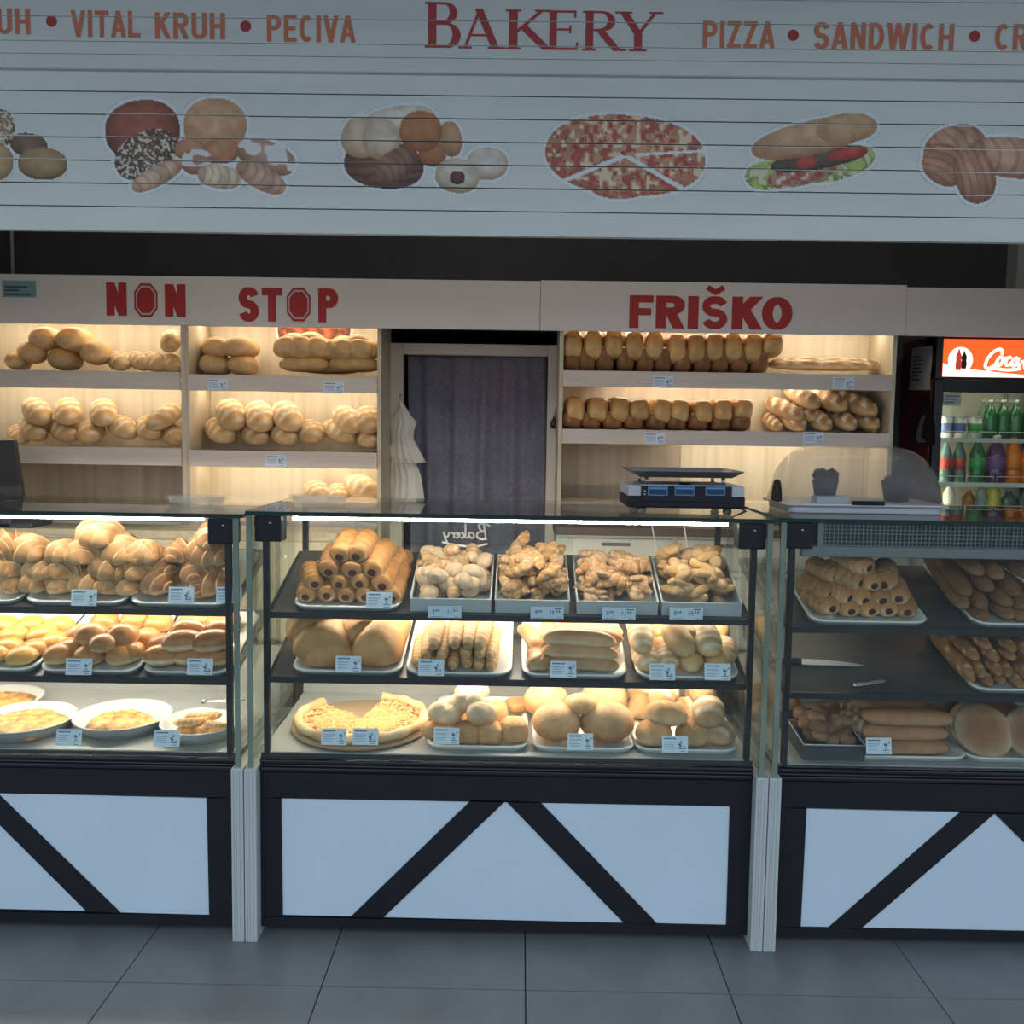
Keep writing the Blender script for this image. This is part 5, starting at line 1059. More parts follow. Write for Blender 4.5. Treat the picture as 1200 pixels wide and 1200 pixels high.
heap(S['RD'], sla, 'striped_roll', [(1003, 848, 1, -60), (1010, 865, 0, -60), (1004, 836, 1, -50)], .055, 'striped dark roll', 'the unlit long loaf tray', 'bread roll', 'striped rolls in the unlit case')
pita = bread('round_flatbread', .170, .168, .040, 2.0, 2.0, 2.2, .8, noise=.03, m='dusty', top=np.array((.34, .14, .06)), bot=np.array((.50, .34, .20)), edge=(.3, .95), seed=281)
for i, (px, py, dz, Rr, lab) in enumerate(((1160, 862, .080, rotm(0, 0, 0, math.radians(62)), 'front round flatbread standing upright in the unlit case'), (1151, 855, .090, rotm(0, 0, 0, math.radians(60)), 'round flatbread just behind the front upright one'), (1144, 850, .095, rotm(0, 0, 0, math.radians(58)), 'third upright round flatbread behind the front two'), (1136, 836, .085, rotm(0, 0, 0, math.radians(50)), 'round flatbread leaning at the back left of its tray'), (1170, 834, .12, rotm(15, 0, 0, math.radians(18)), 'round flatbread lying flat across the upright ones'), (1216, 864, .080, rotm(0, 0, 0, math.radians(62)), 'round flatbread cut by the right frame edge'))):
    putp(S['RD'], pita, 'round_flatbread', S['RD'].hit(px, py, dz), Rr, (1.05,)*3, lab, 'flatbread', 'round flatbreads in the unlit case')
# dark box of small rolls at the left end of the bottom deck
P0, P1 = S['RD'].hit(936, 884, 0), S['RD'].hit(1006, 884, 0)
wbx = P1[0]-P0[0]
bo = put(open_box(wbx, .30, .05, .004, .05).mesh('roll_box', M['dgrey']), 'roll_box', S['RD'].pt((P0[0]+P1[0])/2, .03+.15, .001), rotm(0, tilt=TD), label='dark low box of small rolls at the left end of the unlit case', cat='box')
rim(wbx, .30, .051).build('box_rim', M['lgrey'], bo, True)
knob = bread('small_brown_roll', .055, .050, .042, 2.1, 2, 2.1, .85, noise=.06, top=np.array((.26, .12, .055)), bot=np.array((.36, .19, .10)), m='crust', seed=290, nu=14, nv=12)
spots = sorted((random.uniform(-.42, .42), random.uniform(-.4, .4), i/38) for i in range(38))
for r0 in range(0, 38, 7):
    for c0, (v, u, lay) in enumerate(sorted(spots[r0:r0+7], key=lambda q: q[1])):
        R_ = rotm(random.uniform(0, 360), random.uniform(-25, 25), 0, TD); sv = (random.uniform(.9, 1.15),)*3
        put(knob, 'small_brown_roll', settle(knob, S['RD'].pt((P0[0]+P1[0])/2+u*(wbx-.02), .18+v*.26, .03+lay*.075), R_, sv, S['RD']), R_, sv, f'small brown roll, {ORD[c0]} from left in {ORD[r0//7]} row from front, dark box', 'bread roll', 'small rolls in the dark box')

# ------------------------------------------------------------------ price tags
def tagcard(w_, h_, kind, seed):
    """card with its printed lines (one small mesh each)"""
    c = MB().box(-w_/2, w_/2, -.0006, .0006, 0, h_); p = MB(); r = random.Random(seed); y = -.0011
    if kind == 'box':
        p.box(w_*.22, w_*.44, y, -.0006, h_*.80, h_*.88); p.box(-w_*.44, -w_*.1, y, -.0006, h_*.06, h_*.09); p.box(w_*.28, w_*.44, y, -.0006, h_*.06, h_*.10)
        for x, ch in ((-.36, '9'), (-.27, '0s'), (-.20, '0s'), (.06, '1'), (.15, '4' if seed % 2 else '1'), (.26, '0s'), (.34, '0s')):
            k = .5 if 's' in ch else 1.; seg = {'0': 'abcdef', '1': 'bc', '4': 'bcfg', '9': 'abcdfg'}[ch[0]]
            W, Hh, t = w_*.055*(.7+.3*k), h_*.34*k, h_*.05; x0, z0 = w_*x, h_*(.36+.34*(1-k))
            for s_ in seg:
                q = {'a': (0, W, Hh-t, Hh), 'd': (0, W, 0, t), 'g': (0, W, Hh/2-t/2, Hh/2+t/2), 'b': (W-t, W, Hh/2, Hh), 'c': (W-t, W, 0, Hh/2), 'e': (0, t, 0, Hh/2), 'f': (0, t, Hh/2, Hh)}[s_]
                p.box(x0+q[0], x0+q[1], y, -.0006, z0+q[2], z0+q[3])
    else:
        x = -w_*.42
        while x < w_*.05: l = r.uniform(.05, .10)*w_; p.box(x, x+l, y, -.0006, h_*.80, h_*.88); x += l+w_*.02
        p.box(-w_*.42, w_*.02, y, -.0006, h_*.60, h_*.63)
        for k in (.48, .36, .24): p.box(-w_*.42, w_*r.uniform(-.12, .04), y, -.0006, h_*k, h_*(k+.022))
        for k in range(5):                                    # the scrawled price
            a = r.uniform(.14, .40); b = r.uniform(.25, .62); p.tube([(w_*a, y, h_*b), (w_*(a+r.uniform(-.08, .08)), y, h_*(b+.14)), (w_*(a+.07), y, h_*(b+r.uniform(-.05, .1)))], h_*.022, 4)
        p.box(w_*.16, w_*.42, y, -.0006, h_*.22, h_*.26); p.box(w_*.2, w_*.40, y, -.0006, h_*.08, h_*.11)
    return c.mesh('price_tag', M['tag']), p.mesh('print', M['ink'])
protos = {k: tagcard(*v, i) for i, (k, v) in enumerate((('std', (.082, .052, 'std')), ('std2', (.082, .052, 'std')), ('box', (.105, .038, 'box')), ('box2', (.105, .038, 'box')), ('shelf', (.093, .052, 'std'))))}
def ptag(px, py, Y, kind, lab, lean=-10, group='price tags'):
    """px, py: middle of the tag's foot"""
    c, p = protos[kind]; P = at(px, py, Y)
    put(c, 'price_tag', P, rotm(random.uniform(-3, 3), tilt=math.radians(lean)), label=lab, cat='price tag', group=group, kids=(('print', p),))
YT = .034
for px, py, k, lab in ((98, 710, 'std', 'price tag before the tall croissant mound in the left case'), (212, 707, 'std2', 'price tag before the browned croissants in the left case'), (268, 707, 'std', 'price tag half hidden by the right corner post of the left case'), (92, 791, 'std', 'price tag before the round brown buns'), (234, 791, 'std2', 'price tag before the oval doughnuts'),
    (444, 713, 'std', 'price tag before the sausage rolls'), (408, 788, 'std', 'price tag before the large flat loaves'), (505, 792, 'std2', 'price tag before the slim bread sticks'), (660, 794, 'std', 'price tag before the hot-dog buns'), (776, 797, 'std2', 'left price tag of two before the plump oval rolls'), (841, 797, 'std', 'right price tag of two before the plump oval rolls')):
    ptag(px, py, .016, k, lab)
for px, py, k, lab in ((80, 874, 'std', 'price tag before the full cheese pie pan'), (195, 875, 'std2', 'price tag between the two right pans of the left case'), (391, 873, 'std', 'left price tag of the two before the pizza'), (428, 873, 'std2', 'right price tag of the two before the pizza'), (523, 872, 'std', 'price tag before the floury rolls beside the pizza'), (680, 879, 'std', 'price tag before the big round loaves'), (791, 882, 'std2', 'price tag before the oval loaves on the bottom deck'), (1030, 884, 'std', 'price tag before the long loaves in the unlit case')):
    ptag(px, py, .010, k, lab, -12)
for px, py, k, lab in ((521, 724, 'box', 'wide price tag on the first white biscuit box'), (641, 725, 'box2', 'wide price tag on the second white biscuit box'), (725, 726, 'box', 'wide price tag on the third white biscuit box'), (804, 726, 'box2', 'wide price tag on the fourth white biscuit box')):
    ptag(px, py, .018, k, lab, 0)
for px, py, lab in ((255, 457.5, 'shelf tag below the round-ended loaves under STOP'), (391, 461, 'shelf tag below the knotted loaves'), (323, 546.5, 'shelf tag below the slashed loaves left of the doorway'), (777, 454.5, 'shelf tag below the tall tin loaves'), (767, 520.5, 'shelf tag below the short tin loaves'), (988, 456, 'shelf tag below the long dark baguettes'), (953, 520, 'shelf tag below the baguette pile'), (402, 641, 'shelf tag on the lowest board, seen through the middle case')):
    ptag(px, py, FY-.0135, 'shelf', lab, 0)
# ------------------------------------------------------------------ scale on the middle case
ZT = ZM[0]
sa, sb = at(735, 590, .10), at(873, 590, .10); swd = sb[0]-sa[0]; sxc = (sa[0]+sb[0])/2
ws = empty('weighing_scale', (sxc, .22, ZT), 'black and silver shop scale with three blue displays, standing on the middle case', 'scale')
zt_ = at(800, 566, .10)[2]; zf_ = at(800, 590, .10)[2]
child(ws, 'lower_body', MB().box(sxc-swd/2, sxc+swd/2, .095, .36, ZT+.020, ZT+.060), M['black'], bev=.006)
for k, (a, b) in enumerate(((sxc-swd/2+.002, sxc-swd/2+.045), (sxc+swd/2-.045, sxc+swd/2-.002))):
    child(ws, 'end_cheek', MB().box(a, b, .098, .358, ZT+.052, ZT+.092), M['lgrey'], bev=.004)
child(ws, 'front_panel', MB().box(sxc-swd/2+.045, sxc+swd/2-.045, .090, .12, ZT+.040, ZT+.091), M['black'], bev=.002)
child(ws, 'upper_body', MB().box(sxc-swd/2+.045, sxc+swd/2-.045, .115, .357, ZT+.05, ZT+.094), M['lgrey'], bev=.003)
for px0 in (759, 790.5, 826.5):
    a, b = at(px0, 580.5, .09), at(px0+23.5, 569.5, .09)
    d = child(ws, 'display_frame', MB().box(a[0], b[0], .0875, .0905, a[2], b[2]), M['lcdt'])
    sub(d, 'display', MB().box(a[0]+.003, b[0]-.003, .0862, .0878, a[2]+.003, b[2]-.003), M['lcd'], ws)
    sub(d, 'readout', MB().box(a[0]+.004, b[0]-.004, .0855, .0863, b[2]-.011, b[2]-.005), M['lcdt'], ws)
lt = MB()
for z in (.062, .072): a = at(755.5, 576, .09); lt.box(a[0]-.003, a[0]+.003, .0885, .0902, ZT+z, ZT+z+.004)
child(ws, 'indicator', lt, M['boxw'])
plx0, plx1 = at(738, 548, .15)[0], at(868, 548, .15)[0]
pzz = ZT+.118
pm_ = MB(); pw_ = plx1-plx0
lo = [(plx0+.035, .11), (plx1-.035, .11), (plx1-.035, .37), (plx0+.035, .37)]; up = [(plx0, .09), (plx1, .09), (plx1, .39), (plx0, .39)]
pm_.add([(x, y, pzz) for x, y in lo]+[(x, y, pzz+.020) for x, y in up]+[(x, y, pzz+.003) for x, y in lo]+[(x, y, pzz+.022) for x, y in up], [(3, 2, 1, 0), (0, 1, 5, 4), (1, 2, 6, 5), (2, 3, 7, 6), (3, 0, 4, 7), (8, 9, 10, 11), (8, 12, 13, 9), (9, 13, 14, 10), (10, 14, 15, 11), (11, 15, 12, 8), (4, 5, 13, 12), (5, 6, 14, 13), (6, 7, 15, 14), (7, 4, 12, 15)])
child(ws, 'weighing_plate', pm_, M['plate'])
for x in (plx0+.055, plx1-.055):
    for y in (.15, .33): child(ws, 'plate_post', MB().tube([(x, y, ZT+.092), (x, y, pzz)], .006), M['steel'], True)
child(ws, 'level_bubble', MB().lathe([(.02, .0), (.018, .006), (0, .006)], 16, (sxc, .135, ZT+.0935)), M['black'], True)
for x in (sxc-swd/2+.05, sxc+swd/2-.05):
    for y in (.13, .33): child(ws, 'foot', MB().lathe([(.012, 0), (.016, .008), (.012, .021), (0, .021)], 14, (x, y, ZT+.0005)), M['dgrey'], True)
tag(child(ws, 'cable', MB().tube([(sxc+swd/2-.01, .30, ZT+.03), (sxc+swd/2+.06, .34, ZT+.006), (sxc+swd/2+.075, .52, ZT+.006), (sxc+swd/2+.07, .60, ZT+.006)], .0035), M['black'], True))
# ------------------------------------------------------------------ roll-top display dome on the right case
ZT = ZR[0]
da, db = at(915, 592, .22), at(1108, 592, .22); dx0, dx1 = da[0], db[0]; dxc = (dx0+dx1)/2
dm = empty('display_dome', (dxc, .33, ZT), 'smoky clear roll-top cake dome on a white base, standing on the right case', 'cake dome')
def rbox(w_, d_, z0, z1, r_, c):
    mb = MB(); k = 24; mb.v = [(c[0]+x, c[1]+y, z) for z in (z0, z1) for x, y in rrect(w_, d_, r_)]
    mb.f = [(j, (j+1) % k, (j+1) % k+k, j+k) for j in range(k)]+[tuple(range(k-1, -1, -1)), tuple(range(k, 2*k))]; return mb
child(dm, 'base', rbox(dx1-dx0-.04, .30, ZT+.0005, ZT+.024, .03, (dxc, .33)), mat('dome_base', (.58, .58, .62), .35), True, bev=.004).data.polygons.foreach_set('use_smooth', [False]*26)
child(dm, 'base_rim', rbox(dx1-dx0, .33, ZT+.024, ZT+.032, .04, (dxc, .33)), bpy.data.materials['dome_base'], bev=.003)
# the cover: a half barrel with rounded ends
mb = MB(); nv, nu = 25, 18; hh = at(1000, 523, .33)[2]-ZT-.03
for i in range(nv):
    t = -1+2*i/(nv-1); e = (1-abs(t)**5)**(1/2.4)
    for j in range(nu):
        a = PI*j/(nu-1); mb.v.append((dxc+t*((dx1-dx0)/2-.012), .33-.150*math.copysign(abs(math.cos(a))**.8, math.cos(a))*(.86+.14*e), ZT+.032+hh*(math.sin(a)**.8)*e))
mb.f = [(i*nu+j, i*nu+j+1, (i+1)*nu+j+1, (i+1)*nu+j) for i in range(nv-1) for j in range(nu-1)]
cv = child(dm, 'cover', mb, M['dome'], True); so = cv.modifiers.new('thick', 'SOLIDIFY'); so.thickness = .002
child(dm, 'grip', MB().box(dxc-.055, dxc+.050, .158, .170, ZT+.030, ZT+.044), M['black'], bev=.003)
for sx in (-1, 1):
    x = dxc+sx*((dx1-dx0)/2-.006)
    child(dm, 'hinge_disc', MB().prismx([(.30+.05*math.cos(t), ZT+.035+.07*max(-.1, math.sin(t))) for t in np.linspace(-.3, PI+.3, 14)], x-.006, x+.006), M['black'], bev=.002)
def cupcake(px, lab, wide, fluff):
    P = at(px, 592, .33); b = (P[0], .33, ZT+.0325)
    r = empty('cup', b, lab, 'cup', 'cups under the dome')
    child(r, 'cup_wall', MB().lathe([(.028*wide, 0), (.034*wide, .002), (.046*wide, .070), (.048*wide, .072), (.043*wide, .070), (.032*wide, .006), (0, .006)], 20, b), mat('cup_grey', (.03, .03, .036), .5) if 'cup_grey' not in bpy.data.materials else bpy.data.materials['cup_grey'], True)
    mb = MB(); rr = random.Random(px)
    for i in range(fluff): mb.lathe([(0, -.012), (.012, -.006), (.014, .004), (0, .014)], 7, (b[0]+rr.uniform(-.034, .034)*wide, b[1]+rr.uniform(-.03, .03), b[2]+.07+rr.uniform(0, .030 if fluff > 20 else .006)))
    child(r, 'contents', mb, M['choc'])
cupcake(966, 'dark cup heaped with chocolate pieces under the dome, left', .95, 34)
cupcake(1050, 'dark flared cup under the dome, right', 1.15, 14)
P = at(976, 588, .22)
put(MB().box(-.055, .055, -.03, .03, 0, .020).mesh('cardboard_box', M['white']), 'cardboard_box', (P[0], .245, ZT+.0325), rotm(2), label='small flat white box under the dome', cat='box')
# ------------------------------------------------------------------ clear lids on the case tops
def lids(px0, px1, py, Y, Zt, lab, n):
    a, b = at(px0, py, Y), at(px1, py, Y); c = ((a[0]+b[0])/2, Y, Zt+.0005); w_ = b[0]-a[0]
    r = empty('plastic_lid_stack', c, lab, 'plastic lids')
    for k in range(n):
        z = Zt+.001+k*.007
        o = child(r, 'lid', MB().lathe([(w_*.40, 0), (w_*.42, .004), (w_*.44, .016), (w_*.5, .018), (w_*.5, .020), (w_*.43, .019), (w_*.41, .005), (0, .003)], 28, (c[0], c[1], z), 1, .72), M['clear'], True)
lids(193, 268, 586, .34, ZL[0], 'stack of clear plastic lids on top of the left case', 2)
lids(338, 411, 586, .34, ZM[0], 'stack of clear plastic lids on top of the middle case', 2)
# ------------------------------------------------------------------ tongs and knife
def tongs(name, a, b, lab, spread=.03, w_=.012):
    a, b = np.array(a), np.array(b); d = b-a; L = np.linalg.norm(d); d /= L; s_ = np.cross(d, [0, 0, 1]); s_ /= np.linalg.norm(s_)
    r = empty(name, a, lab, 'tongs')
    for sg in (-1, 1):
        pts = [a+d*L*t+s_*sg*spread*f for t, f in ((0, .1), (.08, .32), (.5, .55), (.85, .5), (1, .2))]
        arm = child(r, 'arm', MB().tube(pts, [.006, .006, .0055, .005, .008], 8, True, .45), M['steel'], True)
    child(r, 'hinge', MB().tube([a-s_*.006, a+s_*.006], .008), M['steel'], True)
D = S['LD']
tongs('tongs', D.hit(88, 800, .02)+np.array([0, 0, .004]), D.hit(148, 797, .02)+np.array([0, 0, .004]), 'steel tongs lying behind the pans on the deck of the left case', .04)
tongs('tongs', D.hit(239, 822, .062), D.hit(285, 821, .075), 'steel tongs resting on the rim of the right pan', .02)
k0, k1 = S['R2'].hit(940, 779, .006), S['R2'].hit(1013, 781, .006)
kn = empty('bread_knife', k0, 'broad pale knife blade lying on the middle shelf of the unlit case', 'knife')
u_ = (k1-k0)/np.linalg.norm(k1-k0); n_ = S['R2'].n; v_ = np.cross(n_, u_); mb = MB()
out = [(0, 0), (.18, -.002), (.205, .006), (.16, .020), (.08, .034), (0, .036)]
mb.v = [tuple(k0+u_*x+v_*y+n_*z) for z in (0, .002) for x, y in out]; q = len(out)
mb.f = [tuple(range(q-1, -1, -1)), tuple(range(q, 2*q))]+[(i, (i+1) % q, (i+1) % q+q, i+q) for i in range(q)]
child(kn, 'blade', mb, mat('pale_blade', (.62, .66, .66), .3, .4))
child(kn, 'handle', MB().tube([k0+v_*.018+n_*.004, k0-u_*.10+v_*.018+n_*.004], .010), M['dgrey'], True)
tongs('tongs', S['R2'].hit(1002, 803, .008), S['R2'].hit(1040, 797, .008), 'small steel tongs lying on the middle shelf of the unlit case', .016)
# ------------------------------------------------------------------ drinks fridge
fX0 = at(1098, 400, 1.40)[0]; fY = 1.40; fX1 = fX0+.62; fZ = at(1105, 393, fY)[2]
fr = empty('drinks_fridge', ((fX0+fX1)/2, fY, 0), 'red and black drinks fridge with a lit red header, at the right edge', 'fridge')
fYb = 1.79
child(fr, 'side_wall', MB().box(fX0, fX0+.03, fY+.03, fYb, 0, fZ), M['fred'], bev=.004)
child(fr, 'side_wall', MB().box(fX1-.03, fX1, fY+.03, fYb, 0, fZ), M['fred'], bev=.004)
child(fr, 'back_wall', MB().box(fX0+.03, fX1-.03, fYb-.03, fYb, 0, fZ), M['fwhite'])
child(fr, 'roof', MB().box(fX0+.03, fX1-.03, fY+.03, fYb-.03, fZ-.03, fZ), M['fred'])
child(fr, 'floor_panel', MB().box(fX0+.03, fX1-.03, fY+.03, fYb-.03, 0, .30), M['fblack'])
zh0, zh1 = at(1150, 442, fY)[2], at(1150, 398, fY)[2]; zg = at(1150, 460, fY)[2]
hx0 = at(1104.5, 420, fY)[0]
child(fr, 'inner_side', MB().box(fX0+.0305, fX0+.036, fY+.04, fYb-.031, .3, zh0-.02), M['fwhite'])
child(fr, 'header_case', MB().box(fX0, fX1, fY-.004, fY+.12, zh0-.012, fZ), M['fblack'], bev=.004)
hd = child(fr, 'header_panel', MB().box(hx0, fX1-.02, fY-.008, fY-.0045, zh0, zh1), M['head'])
wave = MB(); N_ = 30
for i in range(N_):
    t0, t1 = i/N_, (i+1)/N_
    f = lambda t: (.36-.36*(t/.10)*.3 if t < .1 else .25-.20*math.sin((t-.1)*PI*.62)) if t < .9 else .22
    x0_, x1_ = hx0+(fX1-.02-hx0)*t0, hx0+(fX1-.02-hx0)*t1
    wave.add([(x0_, fY-.0086, zh0), (x1_, fY-.0086, zh0), (x1_, fY-.0086, zh0+(zh1-zh0)*f(t1)), (x0_, fY-.0086, zh0+(zh1-zh0)*f(t0))], [(0, 1, 2, 3)])
sub(hd, 'white_wave', wave, M['headw'], fr)
dc = at(1125.5, 422, fY-.009); dr = .058
sub(hd, 'white_disc', MB().prism([(dc[0]+dr*.95*math.cos(t), dc[2]+dr*math.sin(t)) for t in np.linspace(0, 2*PI, 29)[:-1]], fY-.0092, fY-.0086), M['headw'], fr)
def bott(cx, cz, h, w_):
    pr = [(.0, .28), (.0, .36), (.12, .45), (.26, .5), (.5, .40), (.62, .47), (.74, .40), (.88, .16), (1, .15)]
    return [(cx+w_*r, cz+h*z) for z, r in pr]+[(cx-w_*r, cz+h*z) for z, r in pr[::-1]]
bm_ = MB().prism(bott(dc[0]-.008, dc[2]-.045, .092, .028)[::-1], fY-.0098, fY-.0093); sub(hd, 'bottle_picture', bm_, emit('picture_red', (.45, .04, .03), .8), fr)
sub(hd, 'bottle_picture', MB().prism(bott(dc[0]+.016, dc[2]-.038, .078, .026)[::-1], fY-.0097, fY-.0093), mat('picture_dark', (.06, .01, .015), .4), fr)
# script lettering, drawn in the crop's own units then laid on the header plane
def sp(pts): return [((x-600)/700, (330-y)/180) for x, y in pts]
def ell(cx, cy, rx, ry, sk=8): return [(cx+rx*math.cos(t)+sk*math.sin(t), cy-ry*math.sin(t)) for t in np.linspace(.5, 2*PI+.6, 16)]
CC = [sp([(722, 196), (730, 172), (708, 160), (668, 178), (632, 222), (618, 268), (634, 288), (668, 274), (704, 238)]), sp(ell(712, 238, 18, 28)), sp([(728, 218), (745, 222), (758, 214)]),
      sp([(784, 220), (776, 210), (758, 218), (748, 244), (756, 264), (776, 258), (792, 240)]), sp(ell(808, 240, 16, 26)), sp([(834, 212), (822, 250), (832, 264), (846, 252)]), sp([(846, 240), (868, 236)]),
      sp([(966, 186), (974, 166), (952, 158), (914, 176), (882, 222), (868, 268), (884, 288), (918, 274), (950, 240)]), sp(ell(960, 238, 18, 28)), sp([(986, 250), (1010, 200), (1016, 170), (1004, 166), (992, 230), (998, 262), (1014, 256)]), sp(ell(1040, 240, 16, 26)), sp([(1066, 212), (1054, 250), (1064, 264), (1084, 250)]),
      sp([(634, 292), (680, 282), (740, 292), (800, 290), (850, 280)])]
lx0 = 1040+600/5.456; lx1 = 1040+1300/5.456; ly0 = 380+150/5.456; ly1 = 380+330/5.456
o = script(CC, lx0, lx1, ly0, ly1, fY-.0092, .105, fr, M['headw'], name='script_lettering', off=.0006); o.parent = hd
# door: frame and glass
child(fr, 'door_stile', MB().box(fX0+.002, hx0+.012, fY-.002, fY+.035, .10, zh0-.014), M['fblack'], bev=.003)
child(fr, 'door_stile', MB().box(fX1-.04, fX1-.002, fY-.002, fY+.035, .10, zh0-.014), M['fblack'], bev=.003)
child(fr, 'door_head', MB().box(hx0+.012, fX1-.04, fY-.002, fY+.035, zg, zh0-.014), M['fblack'])
child(fr, 'door_foot', MB().box(hx0+.012, fX1-.04, fY-.002, fY+.035, .10, .30), M['fblack'])
child(fr, 'door_glass', MB().box(hx0+.010, fX1-.038, fY+.010, fY+.016, .30, zg), M['glass'])
stx = MB().box(hx0+.016, hx0+.095, fY+.006, fY+.0095, zg-.06, zg-.005); stk = child(fr, 'door_sticker', stx, mat('sticker_grey', (.42, .43, .40), .5))
sl_ = MB()
for k in range(3): sl_.box(hx0+.024, hx0+.085-.01*k, fY+.005, fY+.006, zg-.02-.014*k, zg-.015-.014*k)
sub(stk, 'printed_lines', sl_, M['ink'], fr)
shz = [at(1150, py, fY+.06)[2] for py in (515, 567, 601)]+[.85, .55]
for z in shz:
    mb = MB()
    for x in np.arange(fX0+.045, fX1-.04, .028): mb.tube([(x, fY+.055, z-.004), (x, fYb-.04, z-.004)], .002, 5)
    for y in (fY+.055, fYb-.05): mb.tube([(fX0+.037, y, z-.008), (fX1-.035, y, z-.008)], .004, 6)
    shf = child(fr, 'wire_shelf', mb, M['wire'], True)
    fm = MB().box(fX0+.038, fX1-.036, fY+.046, fY+.052, z-.014, z+.006)
    x = fX0+.045
    while x < fX1-.12:
        fm.tube([(x, fY+.049, z), (x, fY+.049, z+.034), (x+.125, fY+.049, z+.034), (x+.125, fY+.049, z)], .0022, 6); x += .140
    sub(shf, 'front_guard', fm, M['wire'], fr)
child(fr, 'inner_lamp', MB().tube([(fX0+.055, fY+.075, .5), (fX0+.055, fY+.075, zh0-.05)], .008), M['fled'], True)
child(fr, 'inner_lamp', MB().tube([(fX0+.10, fY+.06, zh0-.035), (fX1-.06, fY+.06, zh0-.035)], .008), M['fled'], True)
# the printed bottle on the red side, and the note stuck over it
def side(pxa, pya): return ax(pxa, pya, fX0-.0012)
q = [side(*p_) for p_ in ((1078, 462), (1090, 462), (1091, 474), (1096, 500), (1096, 522), (1066, 522), (1066, 502), (1076, 476))]
mb = MB(); mb.add([tuple(p_) for p_ in q], [tuple(range(len(q)))]); child(fr, 'side_bottle_print', mb, mat('print_dark', (.035, .02, .022), .35))
q = [side(*p_)+np.array([-.0006, 0, 0]) for p_ in ((1073, 512), (1079, 490), (1085, 486), (1083, 492), (1079, 512), (1086, 518), (1075, 519))]
mb = MB(); mb.add([tuple(p_) for p_ in q], [tuple(range(len(q)))]); child(fr, 'side_bottle_print', mb, mat('print_grey', (.30, .27, .27), .35))
nt_ = [side(*p_) for p_ in ((1070, 408), (1094, 405), (1091, 457), (1066, 457))]
nm = MB(); nn = 7
for s_ in (0, 1):
    for i in range(nn):
        for j in range(nn):
            u, v = i/(nn-1), j/(nn-1); P = (nt_[0]*(1-u)+nt_[1]*u)*(1-v)+(nt_[3]*(1-u)+nt_[2]*u)*v
            nm.v.append((P[0]-.002-.004*math.sin(u*5+v*4)**2-(0 if s_ else .0006), P[1], P[2]))
for i in range(nn-1):
    for j in range(nn-1):
        a = i*nn+j; nm.f.append((a, a+1, a+nn+1, a+nn)); a += nn*nn; nm.f.append((a, a+nn, a+nn+1, a+1))
nc = nt_[0]*.5+nt_[2]*.5
nte = empty('paper_note', nc, 'white paper note taped to the red side of the drinks fridge', 'note')
child(nte, 'sheet', nm, M['paper'], True)
nl = MB()
for k in range(7):
    v = .22+.09*k; A = (nt_[0]*.85+nt_[1]*.15)*(1-v)+(nt_[3]*.85+nt_[2]*.15)*v; B = (nt_[0]*.3+nt_[1]*.7)*(1-v)+(nt_[3]*.3+nt_[2]*.7)*v; B = A+(B-A)*(.6+.4*((k*37) % 5)/5)
    nl.add([(A[0]-.009, A[1], A[2]-.003), (B[0]-.009, B[1], B[2]-.003), (B[0]-.009, B[1], B[2]+.003), (A[0]-.009, A[1], A[2]+.003)], [(0, 1, 2, 3)])
child(nte, 'handwriting', nl, M['ink'])
# drinks
def bottle(px, py, w_px, h_px, Y, body, capc, lab, labelc=None, group='bottles in the drinks fridge', wavy=True, shelf=0, name='bottle'):
    P = at(px, py, Y); zb_ = shz[shelf]; r = w_px/1142*(Y+CD)/2; H = max(.10, h_px/1142*(Y+CD))
    b = (P[0], Y, zb_+.0008)
    pf = [(0, 0), (r*.85, 0), (r, .02*H), (r, .25*H), (r*(.86 if wavy else 1), .40*H), (r*(.98 if wavy else 1), .56*H), (r*.92, .66*H), (r*.55, .80*H), (r*.34, .88*H), (r*.34, .93*H)]
    o = MB(); root = empty(name, b, lab, 'bottle', group)
    child(root, 'body', MB().lathe(pf+[(0, .93*H)], 18, b), body, True)
    child(root, 'cap', MB().lathe([(r*.38, .925*H), (r*.38, H), (0, H)], 14, b), capc, True)
    if labelc: child(root, 'label', MB().lathe([(r*1.0, .30*H), (r*1.015, .30*H), (r*(.93 if wavy else 1.015), .40*H), (r*(1.0 if wavy else 1.015), .55*H)], 18, b), labelc, True)
lq = {n_: liquid('liquid_'+n_, c_) for n_, c_ in dict(cola=(.05, .03, .03), green=(.03, .16, .06), purple=(.10, .04, .13), orange=(.85, .22, .02), yellow=(.70, .62, .10), clearish=(.30, .38, .34), brown=(.28, .14, .04), teal=(.08, .16, .15), white=(.70, .70, .66)).items()}
lb = {n_: mat('label_'+n_, c_, .4) for n_, c_ in dict(red=(.5, .05, .05), green=(.05, .36, .10), purple=(.22, .10, .30), orange=(.85, .25, .03), blue=(.10, .16, .45), white=(.75, .75, .70), pink=(.75, .30, .25)).items()}
Yb = fY+.10
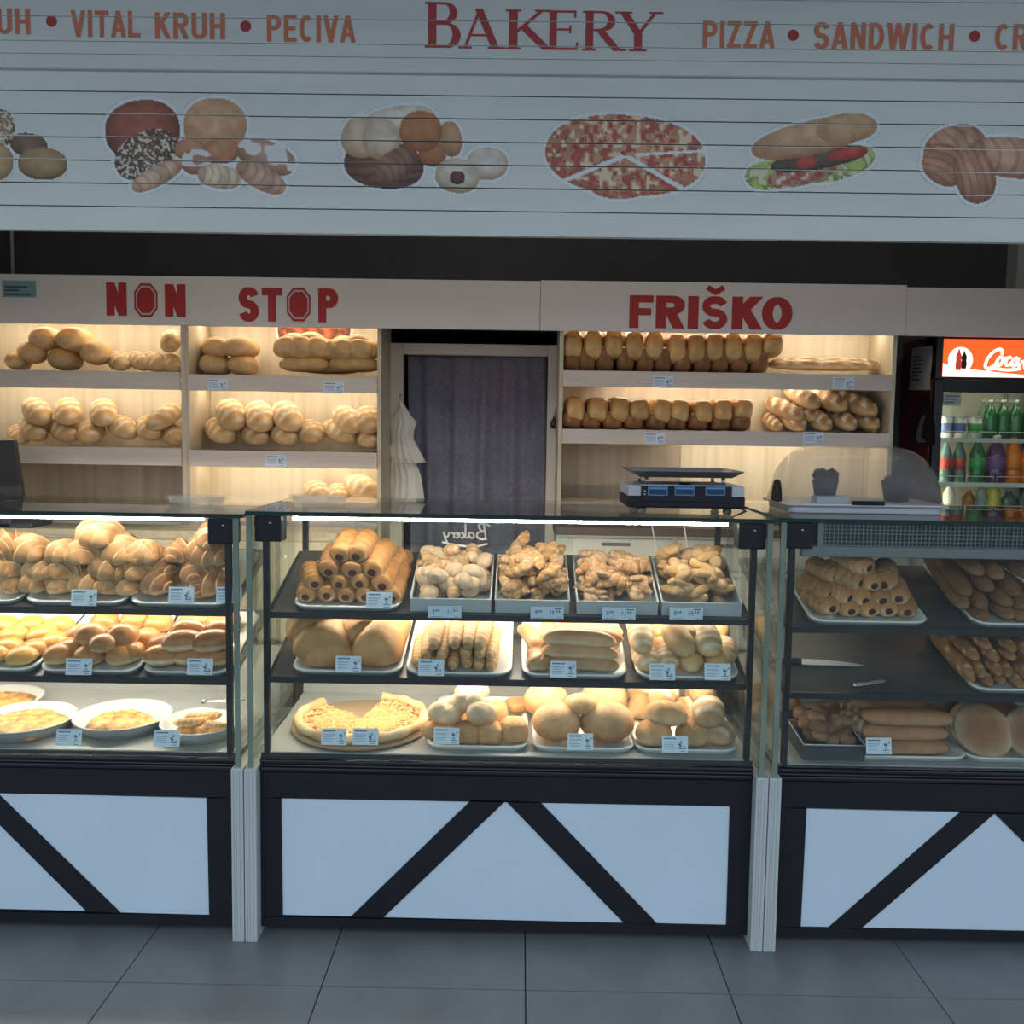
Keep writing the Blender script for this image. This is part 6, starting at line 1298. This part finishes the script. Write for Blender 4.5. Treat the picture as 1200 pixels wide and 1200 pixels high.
for px, py, w_, h_, k, c_, l_, lab in ((1108, 540, 15, 52, 'teal', 'red', 'red', 'bottle with a red label at the left end of the middle fridge shelf'), (1124, 540, 15, 52, 'teal', 'red', 'red', 'second bottle with a red label on the middle fridge shelf'), (1145, 540, 18, 54, 'green', 'green', 'green', 'dark green bottle on the middle fridge shelf'), (1167, 537, 22, 56, 'purple', 'white', 'purple', 'purple bottle with a white cap on the middle fridge shelf'), (1187, 537, 18, 54, 'orange', 'red', 'orange', 'orange drink bottle next to the purple one'), (1205, 537, 18, 54, 'orange', 'red', 'orange', 'orange drink bottle at the right frame edge')):
    bottle(px, py, w_, h_, Yb, lq[k], lb[c_], lab, lb[l_], shelf=1)
for px, py, w_, h_, k, c_, l_, lab in ((1112, 585, 14, 34, 'white', 'pink', 'white', 'small white bottle with a pink cap on the lower fridge shelf'), (1135, 588, 16, 24, 'brown', 'brown' if 0 else 'orange', None, 'short brown jar on the lower fridge shelf'), (1150, 584, 12, 34, 'clearish', 'white', None, 'slim clear bottle on the lower fridge shelf'), (1164, 584, 16, 36, 'yellow', 'white', None, 'yellow drink bottle on the lower fridge shelf'), (1182, 588, 18, 24, 'teal', 'blue', None, 'short dark bottle on the lower fridge shelf'), (1200, 588, 18, 24, 'teal', 'blue', None, 'short dark bottle at the right frame edge, lower fridge shelf')):
    bottle(px, py, w_, h_, Yb, lq[k], lb[c_], lab, lb[l_] if l_ else None, shelf=2)
for k, (px, y_) in enumerate(((1160, .05), (1175, .06), (1190, .05), (1206, .05), (1153, .16), (1168, .16), (1184, .16))):
    bottle(px, 490, 15, 46, Yb+y_, lq['green' if k < 4 else 'clearish'], lb['white'], f'green-bottomed bottle, {ORD[k]} of the bottles on the top fridge shelf', None, wavy=False)
for k, (px, col_) in enumerate(((1108, 'blue'), (1124, 'blue'), (1142, 'green'))):
    P = at(px, 500, Yb); r = 8.2/1142*(Yb+CD); b = (P[0], Yb, shz[0]+.001); H = 25/1142*(Yb+CD)
    rt = empty('yoghurt_cup', b, ['white cup with a blue print at the left end of the top fridge shelf', 'middle white cup with a blue print on the top fridge shelf', 'white cup with a green print on the top fridge shelf'][k], 'cup', 'cups in the drinks fridge')
    child(rt, 'cup_body', MB().lathe([(0, 0), (r*.8, 0), (r, H), (0, H)], 18, b), lb['white'], True)
    child(rt, 'print', MB().lathe([(r*.87, H*.28), (r*.955, H*.72)], 18, b), lb[col_], True)
    child(rt, 'lid', MB().lathe([(r*1.06, H), (r*1.06, H+.004), (0, H+.004)], 18, b), M['lgrey'], True)
